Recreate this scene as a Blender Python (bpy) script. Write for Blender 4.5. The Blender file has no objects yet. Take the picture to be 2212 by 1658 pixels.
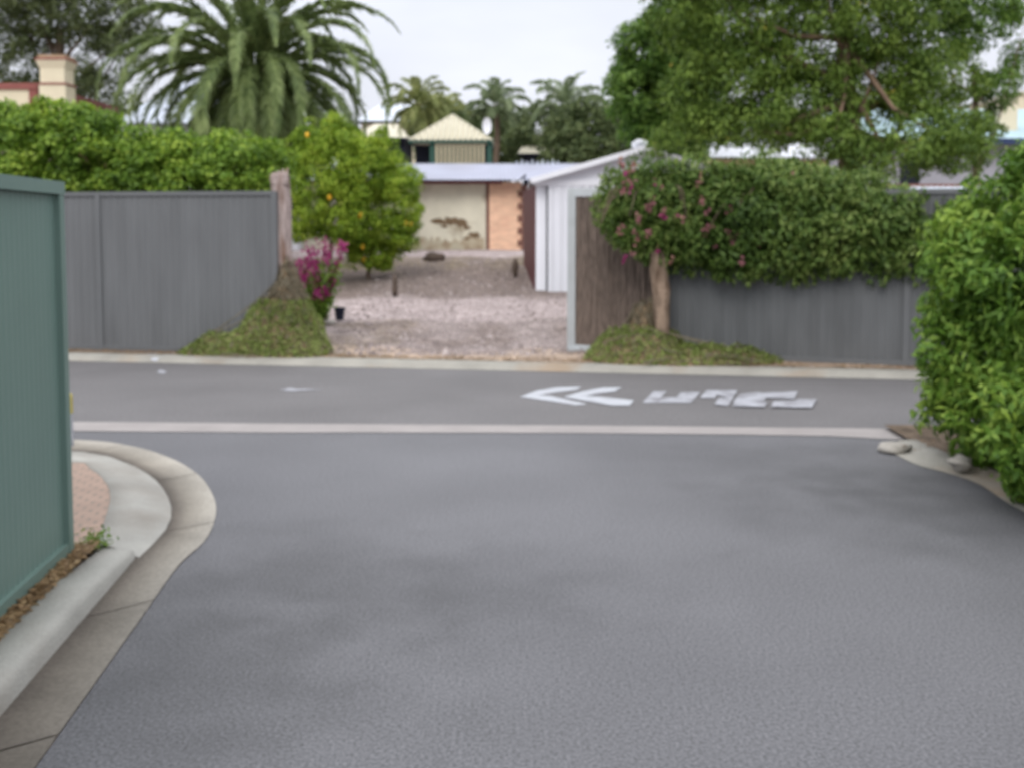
import bpy, math, random
import numpy as np
from mathutils import Vector, noise as mnoise
R = math.radians
random.seed(7)
scene = bpy.context.scene
col = scene.collection

# ------------------------------------------------------------------ camera
FPX, W0, H0, CAMZ = 2300.0, 2212.0, 1658.0, 1.58      # photo measured on a 2212 x 1658 grid
TILT = math.atan(0.07)
PPY = 651.0
cam_d = bpy.data.cameras.new("camera"); cam = bpy.data.objects.new("camera", cam_d); col.objects.link(cam)
cam.location = (0, 0, CAMZ)
cam.rotation_euler = (math.pi/2 - TILT, 0, 0)
cam_d.sensor_width = 36.0; cam_d.lens = 36.0*FPX/W0
cam_d.shift_y = -(829.0-PPY)/W0
cam_d.clip_start = 0.05; cam_d.clip_end = 2000
cam_d.dof.use_dof = True; cam_d.dof.focus_distance = 1.1; cam_d.dof.aperture_fstop = 7.8
scene.camera = cam

# ------------------------------------------------------------------ world, sun, exposure
SUN_EL, SUN_AZ = R(40), R(195)
world = bpy.data.worlds.new("World"); scene.world = world; world.use_nodes = True
nt = world.node_tree; nt.nodes.clear()
wo = nt.nodes.new("ShaderNodeOutputWorld"); bg = nt.nodes.new("ShaderNodeBackground")
sky = nt.nodes.new("ShaderNodeTexSky"); sky.sky_type = 'NISHITA'; sky.sun_disc = False
sky.sun_elevation = SUN_EL; sky.sun_rotation = SUN_AZ; sky.dust_density = 4.0
tc = nt.nodes.new("ShaderNodeTexCoord"); sep = nt.nodes.new("ShaderNodeSeparateXYZ")
ramp = nt.nodes.new("ShaderNodeValToRGB")
e = ramp.color_ramp.elements
K = 10.0                                   # cloud radiance in units before the 0.1 strength
e[0].position = 0.0; e[0].color = (0.89, 0.90, 0.98, 1)
e[1].position = 1.0; e[1].color = (2.30, 2.29, 2.34, 1)
e2 = ramp.color_ramp.elements.new(0.24); e2.color = (0.86, 0.90, 1.0, 1)
nz = nt.nodes.new("ShaderNodeTexNoise"); nz.inputs['Scale'].default_value = 3.4; nz.inputs['Detail'].default_value = 4
mp = nt.nodes.new("ShaderNodeMapping"); mp.inputs['Scale'].default_value = (1, 1, 3)
cr = nt.nodes.new("ShaderNodeMapRange"); cr.inputs['From Min'].default_value = .3; cr.inputs['From Max'].default_value = .7
cr.inputs['To Min'].default_value = K*0.93; cr.inputs['To Max'].default_value = K*1.12
mul = nt.nodes.new("ShaderNodeVectorMath"); mul.operation = 'SCALE'
mix = nt.nodes.new("ShaderNodeMixRGB"); mix.inputs[0].default_value = 0.04
L = nt.links.new
L(tc.outputs['Generated'], sep.inputs[0]); L(sep.outputs['Z'], ramp.inputs[0])
L(tc.outputs['Generated'], mp.inputs[0]); L(mp.outputs[0], nz.inputs['Vector']); L(nz.outputs['Fac'], cr.inputs['Value'])
L(ramp.outputs[0], mul.inputs[0]); L(cr.outputs[0], mul.inputs['Scale'])
L(mul.outputs[0], mix.inputs[1]); L(sky.outputs[0], mix.inputs[2])
L(mix.outputs[0], bg.inputs[0]); bg.inputs[1].default_value = 0.1; L(bg.outputs[0], wo.inputs[0])
sd = bpy.data.lights.new("sun", 'SUN'); sd.energy = 1.35; sd.angle = R(25); sd.color = (1, .96, .9)
sun = bpy.data.objects.new("sun", sd); col.objects.link(sun)
sdir = Vector((math.sin(SUN_AZ)*math.cos(SUN_EL), math.cos(SUN_AZ)*math.cos(SUN_EL), math.sin(SUN_EL)))
sun.rotation_euler = sdir.to_track_quat('Z', 'Y').to_euler()
vs = scene.view_settings; vs.view_transform = 'Standard'; vs.look = 'None'; vs.exposure = 0.0; vs.gamma = 1.0
scene.cycles.max_bounces = 6; scene.cycles.diffuse_bounces = 3; scene.cycles.transmission_bounces = 3
scene.cycles.filter_width = 1.8

# ------------------------------------------------------------------ pixel <-> world
ct, st = math.cos(TILT), math.sin(TILT)
def ray(px, py):
    u, v = px-1106.0, PPY-py
    return Vector((u, FPX*ct + v*st, -FPX*st + v*ct))
def G(px, py, z=0.0):
    d = ray(px, py); t = (z-CAMZ)/d.z
    return Vector((d.x*t, d.y*t, z))
def P(px, py, Y):
    d = ray(px, py); t = Y/d.y
    return Vector((d.x*t, Y, CAMZ+d.z*t))
def LANE(u, Y, z=0.0): return Vector((u-.0874*Y, Y, z))

# ------------------------------------------------------------------ object helpers
def tag(o, label=None, cat=None, group=None, kind=None):
    if label: o['label'] = label
    if cat: o['category'] = cat
    if group: o['group'] = group
    if kind: o['kind'] = kind
    return o
def thing(name, loc, label, cat, group=None):
    o = bpy.data.objects.new(name, None); col.objects.link(o); o.location = loc; o.empty_display_size = .2
    return tag(o, label, cat, group)
def mesh(name, verts, faces, mat, parent=None, smooth=False, attr=None):
    V = np.asarray([tuple(v) for v in verts] if not isinstance(verts, np.ndarray) else verts, dtype=float)
    org = np.array([V[:, 0].mean(), V[:, 1].mean(), V[:, 2].min()])
    V = V-org
    me = bpy.data.meshes.new(name)
    if isinstance(faces, np.ndarray):
        n = len(faces); k = faces.shape[1]
        me.vertices.add(len(V)); me.vertices.foreach_set('co', V.ravel())
        me.loops.add(n*k); me.loops.foreach_set('vertex_index', faces.ravel().astype(np.int32))
        me.polygons.add(n); me.polygons.foreach_set('loop_start', np.arange(0, n*k, k, dtype=np.int32))
        me.update(calc_edges=True)
    else:
        me.from_pydata(V.tolist(), [], [list(f) for f in faces]); me.update()
    if smooth:
        me.polygons.foreach_set('use_smooth', [True]*len(me.polygons))
    if attr is not None:
        a = me.color_attributes.new('tone', 'FLOAT_COLOR', 'POINT'); a.data.foreach_set('color', np.asarray(attr, dtype=np.float32).ravel())
    me.materials.append(mat)
    o = bpy.data.objects.new(name, me); col.objects.link(o)
    if parent:
        o.parent = parent
        base = Vector((0, 0, 0)); q = parent
        while q: base += q.location; q = q.parent
        o.location = Vector(org)-base
    else: o.location = org
    return o
class MB:
    def __init__(s): s.v = []; s.f = []
    def poly(s, pts):
        n = len(s.v); s.v += [tuple(p) for p in pts]; s.f.append(list(range(n, n+len(pts))))
    def box(s, x0, x1, y0, y1, z0, z1):
        s.hexa([(x0,y0,z0),(x1,y0,z0),(x1,y1,z0),(x0,y1,z0)], [(x0,y0,z1),(x1,y0,z1),(x1,y1,z1),(x0,y1,z1)])
    def hexa(s, b, t):
        n = len(s.v); s.v += [tuple(p) for p in b]+[tuple(p) for p in t]; k = len(b)
        s.f.append([n+i for i in reversed(range(k))]); s.f.append([n+k+i for i in range(k)])
        for i in range(k):
            j = (i+1) % k; s.f.append([n+i, n+j, n+k+j, n+k+i])
    def bar(s, a, b, w, t):                      # upright-ish rectangular bar from a to b
        a, b = Vector(a), Vector(b); d = (b-a).normalized()
        r = d.cross(Vector((0,0,1)))
        if r.length < .05: r = Vector((1,0,0))
        r.normalize(); q = r.cross(d).normalized()
        s.hexa([a-r*w/2-q*t/2, a+r*w/2-q*t/2, a+r*w/2+q*t/2, a-r*w/2+q*t/2],
               [b-r*w/2-q*t/2, b+r*w/2-q*t/2, b+r*w/2+q*t/2, b-r*w/2+q*t/2])
    def tube(s, pts, rad, n=8, jit=0.0, cap=True):
        pts = [Vector(p) for p in pts]; rings = []
        for i, p in enumerate(pts):
            d = (pts[min(i+1, len(pts)-1)]-pts[max(i-1, 0)]).normalized()
            a = d.cross(Vector((.13, .97, .2))).normalized(); b = d.cross(a)
            r = rad[i] if isinstance(rad, (list, tuple)) else rad
            base = len(s.v)
            for k in range(n):
                th = 2*math.pi*k/n; rr = r*(1+jit*(random.random()-.5)*2)
                s.v.append(tuple(p+a*math.cos(th)*rr+b*math.sin(th)*rr))
            rings.append(base)
        for i in range(len(rings)-1):
            for k in range(n):
                s.f.append([rings[i]+k, rings[i]+(k+1) % n, rings[i+1]+(k+1) % n, rings[i+1]+k])
        if cap:
            s.f.append([rings[0]+k for k in reversed(range(n))]); s.f.append([rings[-1]+k for k in range(n)])
    def corr(s, p00, p10, p11, p01, waves, amp, sub=6):   # corrugated sheet, waves across p00->p10, ribs run to p01/p11
        p00, p10, p11, p01 = map(Vector, (p00, p10, p11, p01))
        nrm = (p10-p00).cross(p01-p00).normalized(); n = waves*sub; base = len(s.v)
        for i in range(n+1):
            t = i/n; o = nrm*amp*math.sin(2*math.pi*t*waves)
            s.v.append(tuple(p00.lerp(p10, t)+o)); s.v.append(tuple(p01.lerp(p11, t)+o))
        for i in range(n): s.f.append([base+2*i, base+2*i+2, base+2*i+3, base+2*i+1])
    def build(s, name, mat, parent=None, smooth=False): return mesh(name, s.v, s.f, mat, parent, smooth)

# ------------------------------------------------------------------ materials
def mat(name, colr, rough=.8, var=.12, scale=6.0, bump=0.0, bscale=60.0, spec=.3, metal=0.0, stain=None, sscale=1.5, slo=.5, shi=.7, attr=False, stretch=(1,1,1), speck=0.0, mott=0.0, spots=()):
    m = bpy.data.materials.new(name); m.use_nodes = True; t = m.node_tree; N = t.nodes; Lk = t.links.new
    b = N['Principled BSDF']; b.inputs['Roughness'].default_value = rough; b.inputs['Metallic'].default_value = metal
    b.inputs['Specular IOR Level'].default_value = spec
    c = N.new('ShaderNodeTexCoord'); g = N.new('ShaderNodeNewGeometry')
    mp = N.new('ShaderNodeMapping'); mp.inputs['Scale'].default_value = stretch; Lk(g.outputs['Position'], mp.inputs[0])
    n1 = N.new('ShaderNodeTexNoise'); n1.inputs['Scale'].default_value = scale; n1.inputs['Detail'].default_value = 6; Lk(mp.outputs[0], n1.inputs['Vector'])
    r = N.new('ShaderNodeMapRange'); r.inputs['From Min'].default_value = .25; r.inputs['From Max'].default_value = .75
    r.inputs['To Min'].default_value = 1-var; r.inputs['To Max'].default_value = 1+var; Lk(n1.outputs['Fac'], r.inputs['Value'])
    sc = N.new('ShaderNodeVectorMath'); sc.operation = 'SCALE'
    if attr:
        a = N.new('ShaderNodeVertexColor'); a.layer_name = 'tone'; Lk(a.outputs[0], sc.inputs[0])
    else: sc.inputs[0].default_value = colr
    Lk(r.outputs[0], sc.inputs['Scale']); out = sc.outputs[0]
    if stain:
        n2 = N.new('ShaderNodeTexNoise'); n2.inputs['Scale'].default_value = sscale; n2.inputs['Detail'].default_value = 5; Lk(mp.outputs[0], n2.inputs['Vector'])
        r2 = N.new('ShaderNodeMapRange'); r2.inputs['From Min'].default_value = slo; r2.inputs['From Max'].default_value = shi; Lk(n2.outputs['Fac'], r2.inputs['Value'])
        mx = N.new('ShaderNodeMixRGB'); Lk(r2.outputs[0], mx.inputs[0]); Lk(out, mx.inputs[1]); mx.inputs[2].default_value = (*stain, 1); out = mx.outputs[0]
    if speck:
        n4 = N.new('ShaderNodeTexNoise'); n4.inputs['Scale'].default_value = bscale; n4.inputs['Detail'].default_value = 7; n4.inputs['Roughness'].default_value = .8; Lk(g.outputs['Position'], n4.inputs['Vector'])
        r4 = N.new('ShaderNodeMapRange'); r4.inputs['From Min'].default_value = .3; r4.inputs['From Max'].default_value = .7
        r4.inputs['To Min'].default_value = 1-speck; r4.inputs['To Max'].default_value = 1+speck; Lk(n4.outputs['Fac'], r4.inputs['Value'])
        s4 = N.new('ShaderNodeVectorMath'); s4.operation = 'SCALE'; Lk(out, s4.inputs[0]); Lk(r4.outputs[0], s4.inputs['Scale']); out = s4.outputs[0]
    for ctr, rx, ry, k in spots:          # old patches, tyre polish, damp plus hedge shade painted in, at fixed places
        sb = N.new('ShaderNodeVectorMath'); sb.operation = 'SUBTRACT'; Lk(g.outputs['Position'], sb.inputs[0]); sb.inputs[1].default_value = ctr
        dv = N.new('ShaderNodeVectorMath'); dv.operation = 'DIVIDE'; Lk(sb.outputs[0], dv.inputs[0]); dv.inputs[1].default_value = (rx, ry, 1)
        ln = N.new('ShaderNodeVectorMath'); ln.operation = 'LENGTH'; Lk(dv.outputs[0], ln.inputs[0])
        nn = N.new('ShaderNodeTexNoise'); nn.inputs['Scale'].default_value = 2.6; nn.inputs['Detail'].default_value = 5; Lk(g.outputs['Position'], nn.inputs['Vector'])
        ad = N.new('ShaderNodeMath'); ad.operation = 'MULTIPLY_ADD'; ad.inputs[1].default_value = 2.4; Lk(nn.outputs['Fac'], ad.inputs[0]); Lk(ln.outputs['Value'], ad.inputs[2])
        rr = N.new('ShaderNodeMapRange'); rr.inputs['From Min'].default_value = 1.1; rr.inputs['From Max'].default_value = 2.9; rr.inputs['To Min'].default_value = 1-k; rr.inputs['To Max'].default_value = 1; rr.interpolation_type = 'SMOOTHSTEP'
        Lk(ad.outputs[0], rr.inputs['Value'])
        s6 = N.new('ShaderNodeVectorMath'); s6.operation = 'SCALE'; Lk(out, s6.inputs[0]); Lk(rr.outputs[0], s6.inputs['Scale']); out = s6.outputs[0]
    if mott:
        n5 = N.new('ShaderNodeTexNoise'); n5.inputs['Scale'].default_value = 9; n5.inputs['Detail'].default_value = 4; Lk(g.outputs['Position'], n5.inputs['Vector'])
        r5 = N.new('ShaderNodeMapRange'); r5.inputs['From Min'].default_value = .3; r5.inputs['From Max'].default_value = .7
        r5.inputs['To Min'].default_value = 1-mott; r5.inputs['To Max'].default_value = 1+mott; Lk(n5.outputs['Fac'], r5.inputs['Value'])
        s5 = N.new('ShaderNodeVectorMath'); s5.operation = 'SCALE'; Lk(out, s5.inputs[0]); Lk(r5.outputs[0], s5.inputs['Scale']); out = s5.outputs[0]
    Lk(out, b.inputs['Base Color'])
    if bump:
        n3 = N.new('ShaderNodeTexNoise'); n3.inputs['Scale'].default_value = bscale; n3.inputs['Detail'].default_value = 4; Lk(g.outputs['Position'], n3.inputs['Vector'])
        bp = N.new('ShaderNodeBump'); bp.inputs['Strength'].default_value = bump; bp.inputs['Distance'].default_value = .02; Lk(n3.outputs['Fac'], bp.inputs['Height']); Lk(bp.outputs[0], b.inputs['Normal'])
    return m
def leafmat(name, dark, mid, light, hue=None, trans=.35, rough=.5):
    m = bpy.data.materials.new(name); m.use_nodes = True; t = m.node_tree; N = t.nodes; Lk = t.links.new
    b = N['Principled BSDF']; b.inputs['Roughness'].default_value = rough; b.inputs['Specular IOR Level'].default_value = .25
    g = N.new('ShaderNodeNewGeometry'); n1 = N.new('ShaderNodeTexNoise'); n1.inputs['Scale'].default_value = 1.6; n1.inputs['Detail'].default_value = 3
    Lk(g.outputs['Position'], n1.inputs['Vector'])
    ma = N.new('ShaderNodeMath'); ma.operation = 'MULTIPLY_ADD'; ma.inputs[1].default_value = .55; Lk(g.outputs['Random Per Island'], ma.inputs[0])
    mb = N.new('ShaderNodeMath'); mb.operation = 'MULTIPLY_ADD'; mb.inputs[1].default_value = 1.3; mb.inputs[2].default_value = -.42; Lk(n1.outputs['Fac'], mb.inputs[0]); Lk(mb.outputs[0], ma.inputs[2])
    rp = N.new('ShaderNodeValToRGB'); el = rp.color_ramp.elements; el[0].color = (*dark, 1); el[1].color = (*light, 1)
    q = el.new(.5); q.color = (*mid, 1)
    if hue: q = el.new(.97); q.color = (*light, 1); el[-1].color = (*hue, 1)
    Lk(ma.outputs[0], rp.inputs[0]); Lk(rp.outputs[0], b.inputs['Base Color'])
    tr = N.new('ShaderNodeBsdfTranslucent'); Lk(rp.outputs[0], tr.inputs[0]); ms = N.new('ShaderNodeMixShader'); ms.inputs[0].default_value = trans
    Lk(b.outputs[0], ms.inputs[1]); Lk(tr.outputs[0], ms.inputs[2]); Lk(ms.outputs[0], N['Material Output'].inputs['Surface'])
    return m
M = dict(
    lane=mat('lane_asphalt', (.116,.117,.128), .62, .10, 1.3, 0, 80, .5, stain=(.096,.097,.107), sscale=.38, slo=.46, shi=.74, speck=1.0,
        spots=[(G(560,1260),1.2,.75,.22),(G(430,1460),.6,.8,.24),(G(950,1250),.9,.5,.12),(G(2090,1100),1.1,.8,.30),(G(1780,1010),1.1,.7,.18),(G(900,1010),1.6,.5,-.14),(G(1300,1150),1.2,.6,-.10)]),  # spots by the right hedge paint in its shade as well as damp
    street=mat('street_asphalt', (.140,.136,.140), .8, .12, .8, .15, 50, .35, speck=.6),
    conc=mat('concrete', (.35,.345,.32), .85, .15, 3, .2, 60, .3, stain=(.20,.17,.14), sscale=1.1, slo=.5, shi=.78, speck=.12),
    gutter=mat('gutter_concrete', (1,1,1), .85, .22, 2.2, .2, 50, .3, attr=True, speck=.3),
    strip=mat('strip_concrete', (.30,.28,.275), .85, .10, 3, .2, 60, .3, speck=.12),
    farkerb=mat('far_kerb_concrete', (.30,.29,.26), .85, .15, 3, .2, 60, .3, stain=(.30,.22,.15), sscale=1.2, slo=.5, shi=.7, speck=.15),
    dirt=mat('dirt', (.30,.22,.15), .95, .3, 5, .8, 40, .1, attr=False, speck=.35),
    ground=mat('yard_ground', (1,1,1), .95, .25, 3.5, 1.0, 14, .1, attr=True, speck=.8, mott=.3),
    soil=mat('verge_soil', (.13,.10,.075), .95, .4, 5, .8, 30, .1, speck=.6, mott=.3),
    mulch=mat('mulch', (.24,.175,.11), .95, .45, 16, 1.0, 40, .1, speck=.5),
    greenf=mat('green_steel', (.140,.215,.19), .45, .05, 2, 0, spec=.4),
    greenf2=mat('green_steel_rail', (.140,.215,.19), .45, .05, 2, 0, spec=.4),
    greyf=mat('grey_steel', (.135,.141,.148), .6, .14, 1.1, 0, spec=.35, stretch=(4,4,.7)),
    greyf2=mat('dark_grey_steel', (.115,.121,.127), .6, .16, 1.5, 0, spec=.35, stretch=(4,4,.7)),
    greyrail=mat('grey_steel_rail', (.13,.136,.143), .5, .08, 2, 0, spec=.35),
    white=mat('white_sheet', (.70,.72,.78), .5, .05, 1.5, 0, spec=.3, stretch=(3,3,.6)),
    whitetrim=mat('white_trim', (.78,.80,.86), .5, .03, 2, 0),
    galv=mat('galvanised_steel', (.47,.50,.52), .4, .08, 6, 0, spec=.5, metal=.1),
    maroon=mat('maroon_paint', (.11,.028,.032), .55, .08, 3, 0),
    cream=mat('cream_render', (.68,.62,.46), .85, .07, 3, .1, 30),
    stained=mat('stained_cream_render', (.74,.71,.58), .9, .10, 2.5, .3, 20, stain=(.26,.19,.11), sscale=.8, slo=.60, shi=.72),
    flaked=mat('bare_brown_render', (.20,.14,.085), .95, .3, 9, .5, 20),
    pink=mat('pink_render', (.84,.56,.40), .9, .14, 3, .3, 14, stain=(.72,.42,.30), sscale=2.5, slo=.5, shi=.8, stretch=(1,1,3)),
    brickd=mat('dark_brick', (.20,.10,.08), .9, .25, 12, .3, 30),
    redtrim=mat('red_brown_trim', (.25,.09,.08), .8, .1, 5, 0),
    iron=mat('lavender_iron', (.42,.44,.54), .45, .10, 1.6, 0, spec=.5, metal=.1, stain=(.36,.37,.45), sscale=.8),
    creamroof=mat('cream_roof', (.56,.53,.42), .6, .05, 2, 0),
    paleroof=mat('pale_roof', (.55,.60,.68), .5, .08, 1, 0),
    blueroof=mat('pale_blue_roof', (.42,.56,.62), .5, .06, 1, 0),
    slat=mat('cream_slats', (.50,.46,.32), .7, .05, 3, 0),
    darkgreen=mat('dark_green_paint', (.03,.085,.065), .6, .05, 3, 0),
    dark=mat('dark_paint', (.015,.018,.03), .8, .1, 3, 0),
    wood=mat('weathered_grey_wood', (.33,.27,.255), .9, .35, 9, .9, 22, .1, stretch=(3,3,.5), stain=(.17,.10,.07), sscale=3, slo=.55, shi=.7),
    tan=mat('tan_wood', (.27,.20,.15), .95, .4, 8, 1.0, 20, .1, stretch=(2,2,.5), stain=(.10,.065,.045), sscale=5),
    brush=mat('brushwood', (.22,.175,.15), .95, .45, 14, .8, 40, .1, stretch=(3,3,.5)),
    bark=mat('bark', (.16,.12,.09), .95, .25, 6, .6, 20, .1),
    barkpink=mat('pale_brown_bark', (.20,.14,.10), .95, .25, 4, .6, 20, .1),
    paint=mat('worn_white_paint', (.37,.38,.42), .7, .2, 6, 0, stain=(.23,.23,.25), sscale=5, slo=.44, shi=.66, speck=.3),
    paintw=mat('white_road_paint', (.43,.45,.49), .7, .12, 6, 0, stain=(.38,.38,.42), sscale=5, slo=.52, shi=.75, speck=.2),
    yellow=mat('yellow_paint', (.42,.36,.12), .5, .05, 5),
    pot=mat('black_plastic', (.012,.016,.035), .4, .05, 5),
    lemon=mat('lemon_peel', (.72,.40,.03), .5, .05, 5),
    stone=mat('stone', (.36,.34,.31), .9, .25, 8, .6, 20),
    darkstone=mat('dark_rubble', (.10,.075,.06), .95, .3, 8, .6, 20),
    L_hedge=leafmat('hedge_leaf', (.035,.085,.012), (.16,.28,.032), (.42,.55,.08)),
    L_near=leafmat('near_leaf', (.03,.08,.012), (.125,.24,.033), (.33,.46,.08)),
    L_lemon=leafmat('lemon_leaf', (.055,.125,.012), (.23,.36,.032), (.55,.66,.09)),
    L_boug=leafmat('climber_leaf', (.028,.06,.014), (.105,.18,.036), (.30,.38,.11)),
    L_olive=leafmat('olive_tree_leaf', (.035,.075,.013), (.125,.205,.036), (.27,.38,.075), hue=(.42,.30,.05)),
    L_green=leafmat('green_tree_leaf', (.03,.075,.014), (.105,.20,.035), (.24,.37,.075)),
    L_gum=leafmat('gum_leaf', (.035,.05,.02), (.10,.13,.05), (.19,.225,.095)),
    L_dark=leafmat('dark_tree_leaf', (.035,.06,.025), (.12,.165,.065), (.25,.30,.13)),
    L_palm=leafmat('palm_leaf', (.045,.08,.028), (.16,.22,.075), (.34,.42,.17), rough=.4, trans=.25),
    L_spalm=leafmat('small_palm_leaf', (.10,.13,.05), (.25,.29,.10), (.46,.47,.22), rough=.5),
    L_gpalm=leafmat('grey_palm_leaf', (.08,.12,.06), (.21,.27,.14), (.42,.48,.30), rough=.5),
    L_cover=leafmat('creeper_leaf', (.10,.13,.03), (.22,.29,.075), (.40,.46,.16)),
    L_twig=leafmat('dry_creeper', (.13,.11,.075), (.23,.20,.14), (.34,.30,.22)),
    F_pink=leafmat('magenta_petal', (.14,.015,.07), (.30,.025,.14), (.42,.06,.22)),
    F_pink2=leafmat('dusky_petal', (.20,.05,.09), (.30,.13,.14), (.36,.22,.14)),
    F_white=leafmat('white_petal', (.4,.45,.35), (.6,.62,.5), (.75,.75,.65)),
    litter=leafmat('dry_leaf', (.10,.06,.03), (.28,.18,.09), (.45,.33,.18)),
)
def brickmat():
    m = bpy.data.materials.new('brick_pavers'); m.use_nodes = True; N = m.node_tree.nodes; Lk = m.node_tree.links.new
    b = N['Principled BSDF']; b.inputs['Roughness'].default_value = .9
    g = N.new('ShaderNodeNewGeometry'); t = N.new('ShaderNodeTexBrick'); Lk(g.outputs['Position'], t.inputs['Vector'])
    t.inputs['Color1'].default_value = (.40,.28,.22,1); t.inputs['Color2'].default_value = (.34,.24,.19,1); t.inputs['Mortar'].default_value = (.22,.18,.15,1)
    t.inputs['Scale'].default_value = 4.4; t.inputs['Mortar Size'].default_value = .035
    Lk(t.outputs[0], b.inputs['Base Color']); return m
M['brick'] = brickmat()

# ------------------------------------------------------------------ foliage
def leaves(name, C, Nrm, ln, wd, m, parent, rng, droop=.0, align=.5):
    """C: leaf centres, Nrm: outward normals"""
    n = len(C)
    nr = Nrm*align + rng.normal(size=(n, 3))*.45 + np.array([0, 0, .35]); nr /= np.linalg.norm(nr, axis=1)[:, None]
    d = rng.normal(size=(n, 3)); d[:, 2] -= droop; d -= nr*(d*nr).sum(1)[:, None]; d /= np.linalg.norm(d, axis=1)[:, None]+1e-9
    s = np.cross(nr, d); a = (ln*rng.uniform(.6, 1.3, n))[:, None]; b = (wd*rng.uniform(.7, 1.2, n))[:, None]
    v = np.stack([C-d*a/2, C+s*b/2+nr*a*.06, C+d*a/2-np.array([0, 0, 1])*a*.1, C-s*b/2+nr*a*.06], 1).reshape(-1, 3)
    f = np.arange(4*n).reshape(-1, 4)
    return mesh(name, v, f, m, parent)
def clumps(ells, n, rng, lo=.72, hi=1.02, ymax=None, cull_inside=True):
    E = np.array([[*c, *r] for c, r in ells], float)
    w = (E[:, 3]*E[:, 4]+E[:, 3]*E[:, 5]+E[:, 4]*E[:, 5]); w /= w.sum()
    out, nr = [], []
    while len(out) < n:
        i = rng.choice(len(E), p=w); d = rng.normal(size=3); d /= np.linalg.norm(d)
        if rng.random() < .12: k = rng.uniform(.3, .7)
        else: k = rng.uniform(lo, hi)
        p = E[i, :3]+d*E[i, 3:]*k
        if cull_inside:
            q = (((p-E[:, :3])/E[:, 3:])**2).sum(1); q[i] = 9
            if q.min() < .35: continue
        out.append(p); m_ = d/E[i, 3:]; nr.append(m_/np.linalg.norm(m_))
    return np.array(out), np.array(nr)
def foliage(name, ells, ncl, crad, per, ln, wd, m, parent, seed, droop=.3, lo=.72, hi=1.02, flat=.75, align=.6):
    rng = np.random.default_rng(seed)
    c, nr = clumps(ells, ncl, rng, lo, hi)
    cr_ = crad*rng.uniform(.6, 1.35, ncl)
    d = rng.normal(size=(ncl, per, 3)); d /= np.linalg.norm(d, axis=2)[:, :, None]
    d = d + nr[:, None, :]*.55; d /= np.linalg.norm(d, axis=2)[:, :, None]
    rad = rng.uniform(.55, 1.1, (ncl, per))
    p = c[:, None, :] + d*(cr_[:, None]*rad)[:, :, None]*np.array([1, 1, flat])
    return leaves(name, p.reshape(-1, 3), d.reshape(-1, 3), ln, wd, m, parent, rng, droop, align)
def E(px, py, rx, ry, Y, ryd=None):
    """ellipsoid centred at a measured image place, given its own distance; radii in metres derived from it"""
    k = Y/FPX; return (tuple(P(px, py, Y)), (rx*k, ryd if ryd else (rx+ry)*.5*k, ry*k))
def lumps(px0, px1, topf, botf, Y, dep, n, rng):
    out = []
    for i in range(n):
        t = (i+.5)/n; px = px0+(px1-px0)*t; yy = Y(t) if callable(Y) else Y
        tp, bt = np.interp(px, *topf), np.interp(px, *botf)
        out.append(E(px+rng.uniform(-5, 5), (tp+bt)/2, abs(px1-px0)/n*rng.uniform(.8, 1.15), (bt-tp)/2*rng.uniform(.93, 1.06), yy, dep*rng.uniform(.8, 1.15)))
    return out

# ------------------------------------------------------------------ ground
def kerb_y(x): return 11.57 - .163*(x-.31)          # foot of the far kerb
BACK = .22
def gz(x, y):
    d = y-(kerb_y(x)+BACK)
    if d < 0: return -.03
    z = .075
    z += .08*min(max((y-13.4)/8.6, 0), 1) + .66*min(max((y-22)/11, 0), 1)**1.1 + .4*min(max((y-40)/60, 0), 1)
    n = mnoise.noise(Vector((x*.9, y*.9, 3)))*.03+mnoise.noise(Vector((x*3, y*3, 9)))*.014
    k = min(max((y-12.6)/2, 0), 1)
    bump = .20*math.exp(-((x+1.0)/2.2)**2-((y-27.0)/2.6)**2)
    return z+n*k+bump*k
def tone(x, y):
    n1 = mnoise.noise(Vector((x*.7, y*.35, 1))); n2 = mnoise.noise(Vector((x*1.7, y*.9, 5)))
    t = y+n1*1.1+n2*.5
    sand, grav, pale, dark_, grass = (.37,.29,.23), (.26,.22,.21), (.36,.305,.30), (.18,.145,.13), (.21,.17,.12)
    def mixc(a, b, k): k = min(max(k, 0), 1); return tuple(a[i]*(1-k)+b[i]*k for i in range(3))
    yk = kerb_y(x)+BACK
    c = mixc(sand, grav, (t-yk-.55)/.5)
    if x < -1.4: c = mixc(c, grass, .7*min(max((n2+.35)*2, 0), 1)*(1 if y < 17 else 0))
    c = mixc(c, mixc(c, dark_, .8), 2.2*max(0, n2+.12) if 12.6 < y < 16.5 else 0)
    n3 = mnoise.noise(Vector((x*3.1, y*1.6, 8))); c = tuple(q*(1+.35*n3) for q in c)
    c = mixc(c, pale, (t-16.2)/.8)
    c = mixc(c, dark_, (t-20.8)/.9)
    c = mixc(c, grass, min((t-25.5)/2, 1)*(.6+n2) if t > 25.5 else 0)
    c = mixc(c, pale, (t-30.6)/.7)
    return (*c, 1)
xs = sorted(set([-600,-300,-150,-80,-50,-35,-25,-18] + list(np.round(np.arange(-13, -4, .5), 3)) + list(np.round(np.arange(-4, 2.4, .09), 3)) + list(np.round(np.arange(2.4, 10, .4), 3)) + [12,16,22,30,45,70,120,250,600]))
ys = sorted(set([-120,-40,-10,0,5,8,10] + list(np.round(np.arange(10.5, 18, .09), 3)) + list(np.round(np.arange(18, 36, .15), 3)) + list(range(37, 60, 2)) + [70,90,130,200,350,900]))
V = [(x, y, gz(x, y)) for y in ys for x in xs]; nx = len(xs)
Fc = np.array([[j*nx+i, j*nx+i+1, (j+1)*nx+i+1, (j+1)*nx+i] for j in range(len(ys)-1) for i in range(nx-1)])
g = mesh('ground', np.array(V), Fc, M['ground'], None, True, [tone(v[0], v[1]) for v in V]); tag(g, kind='structure')

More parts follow.
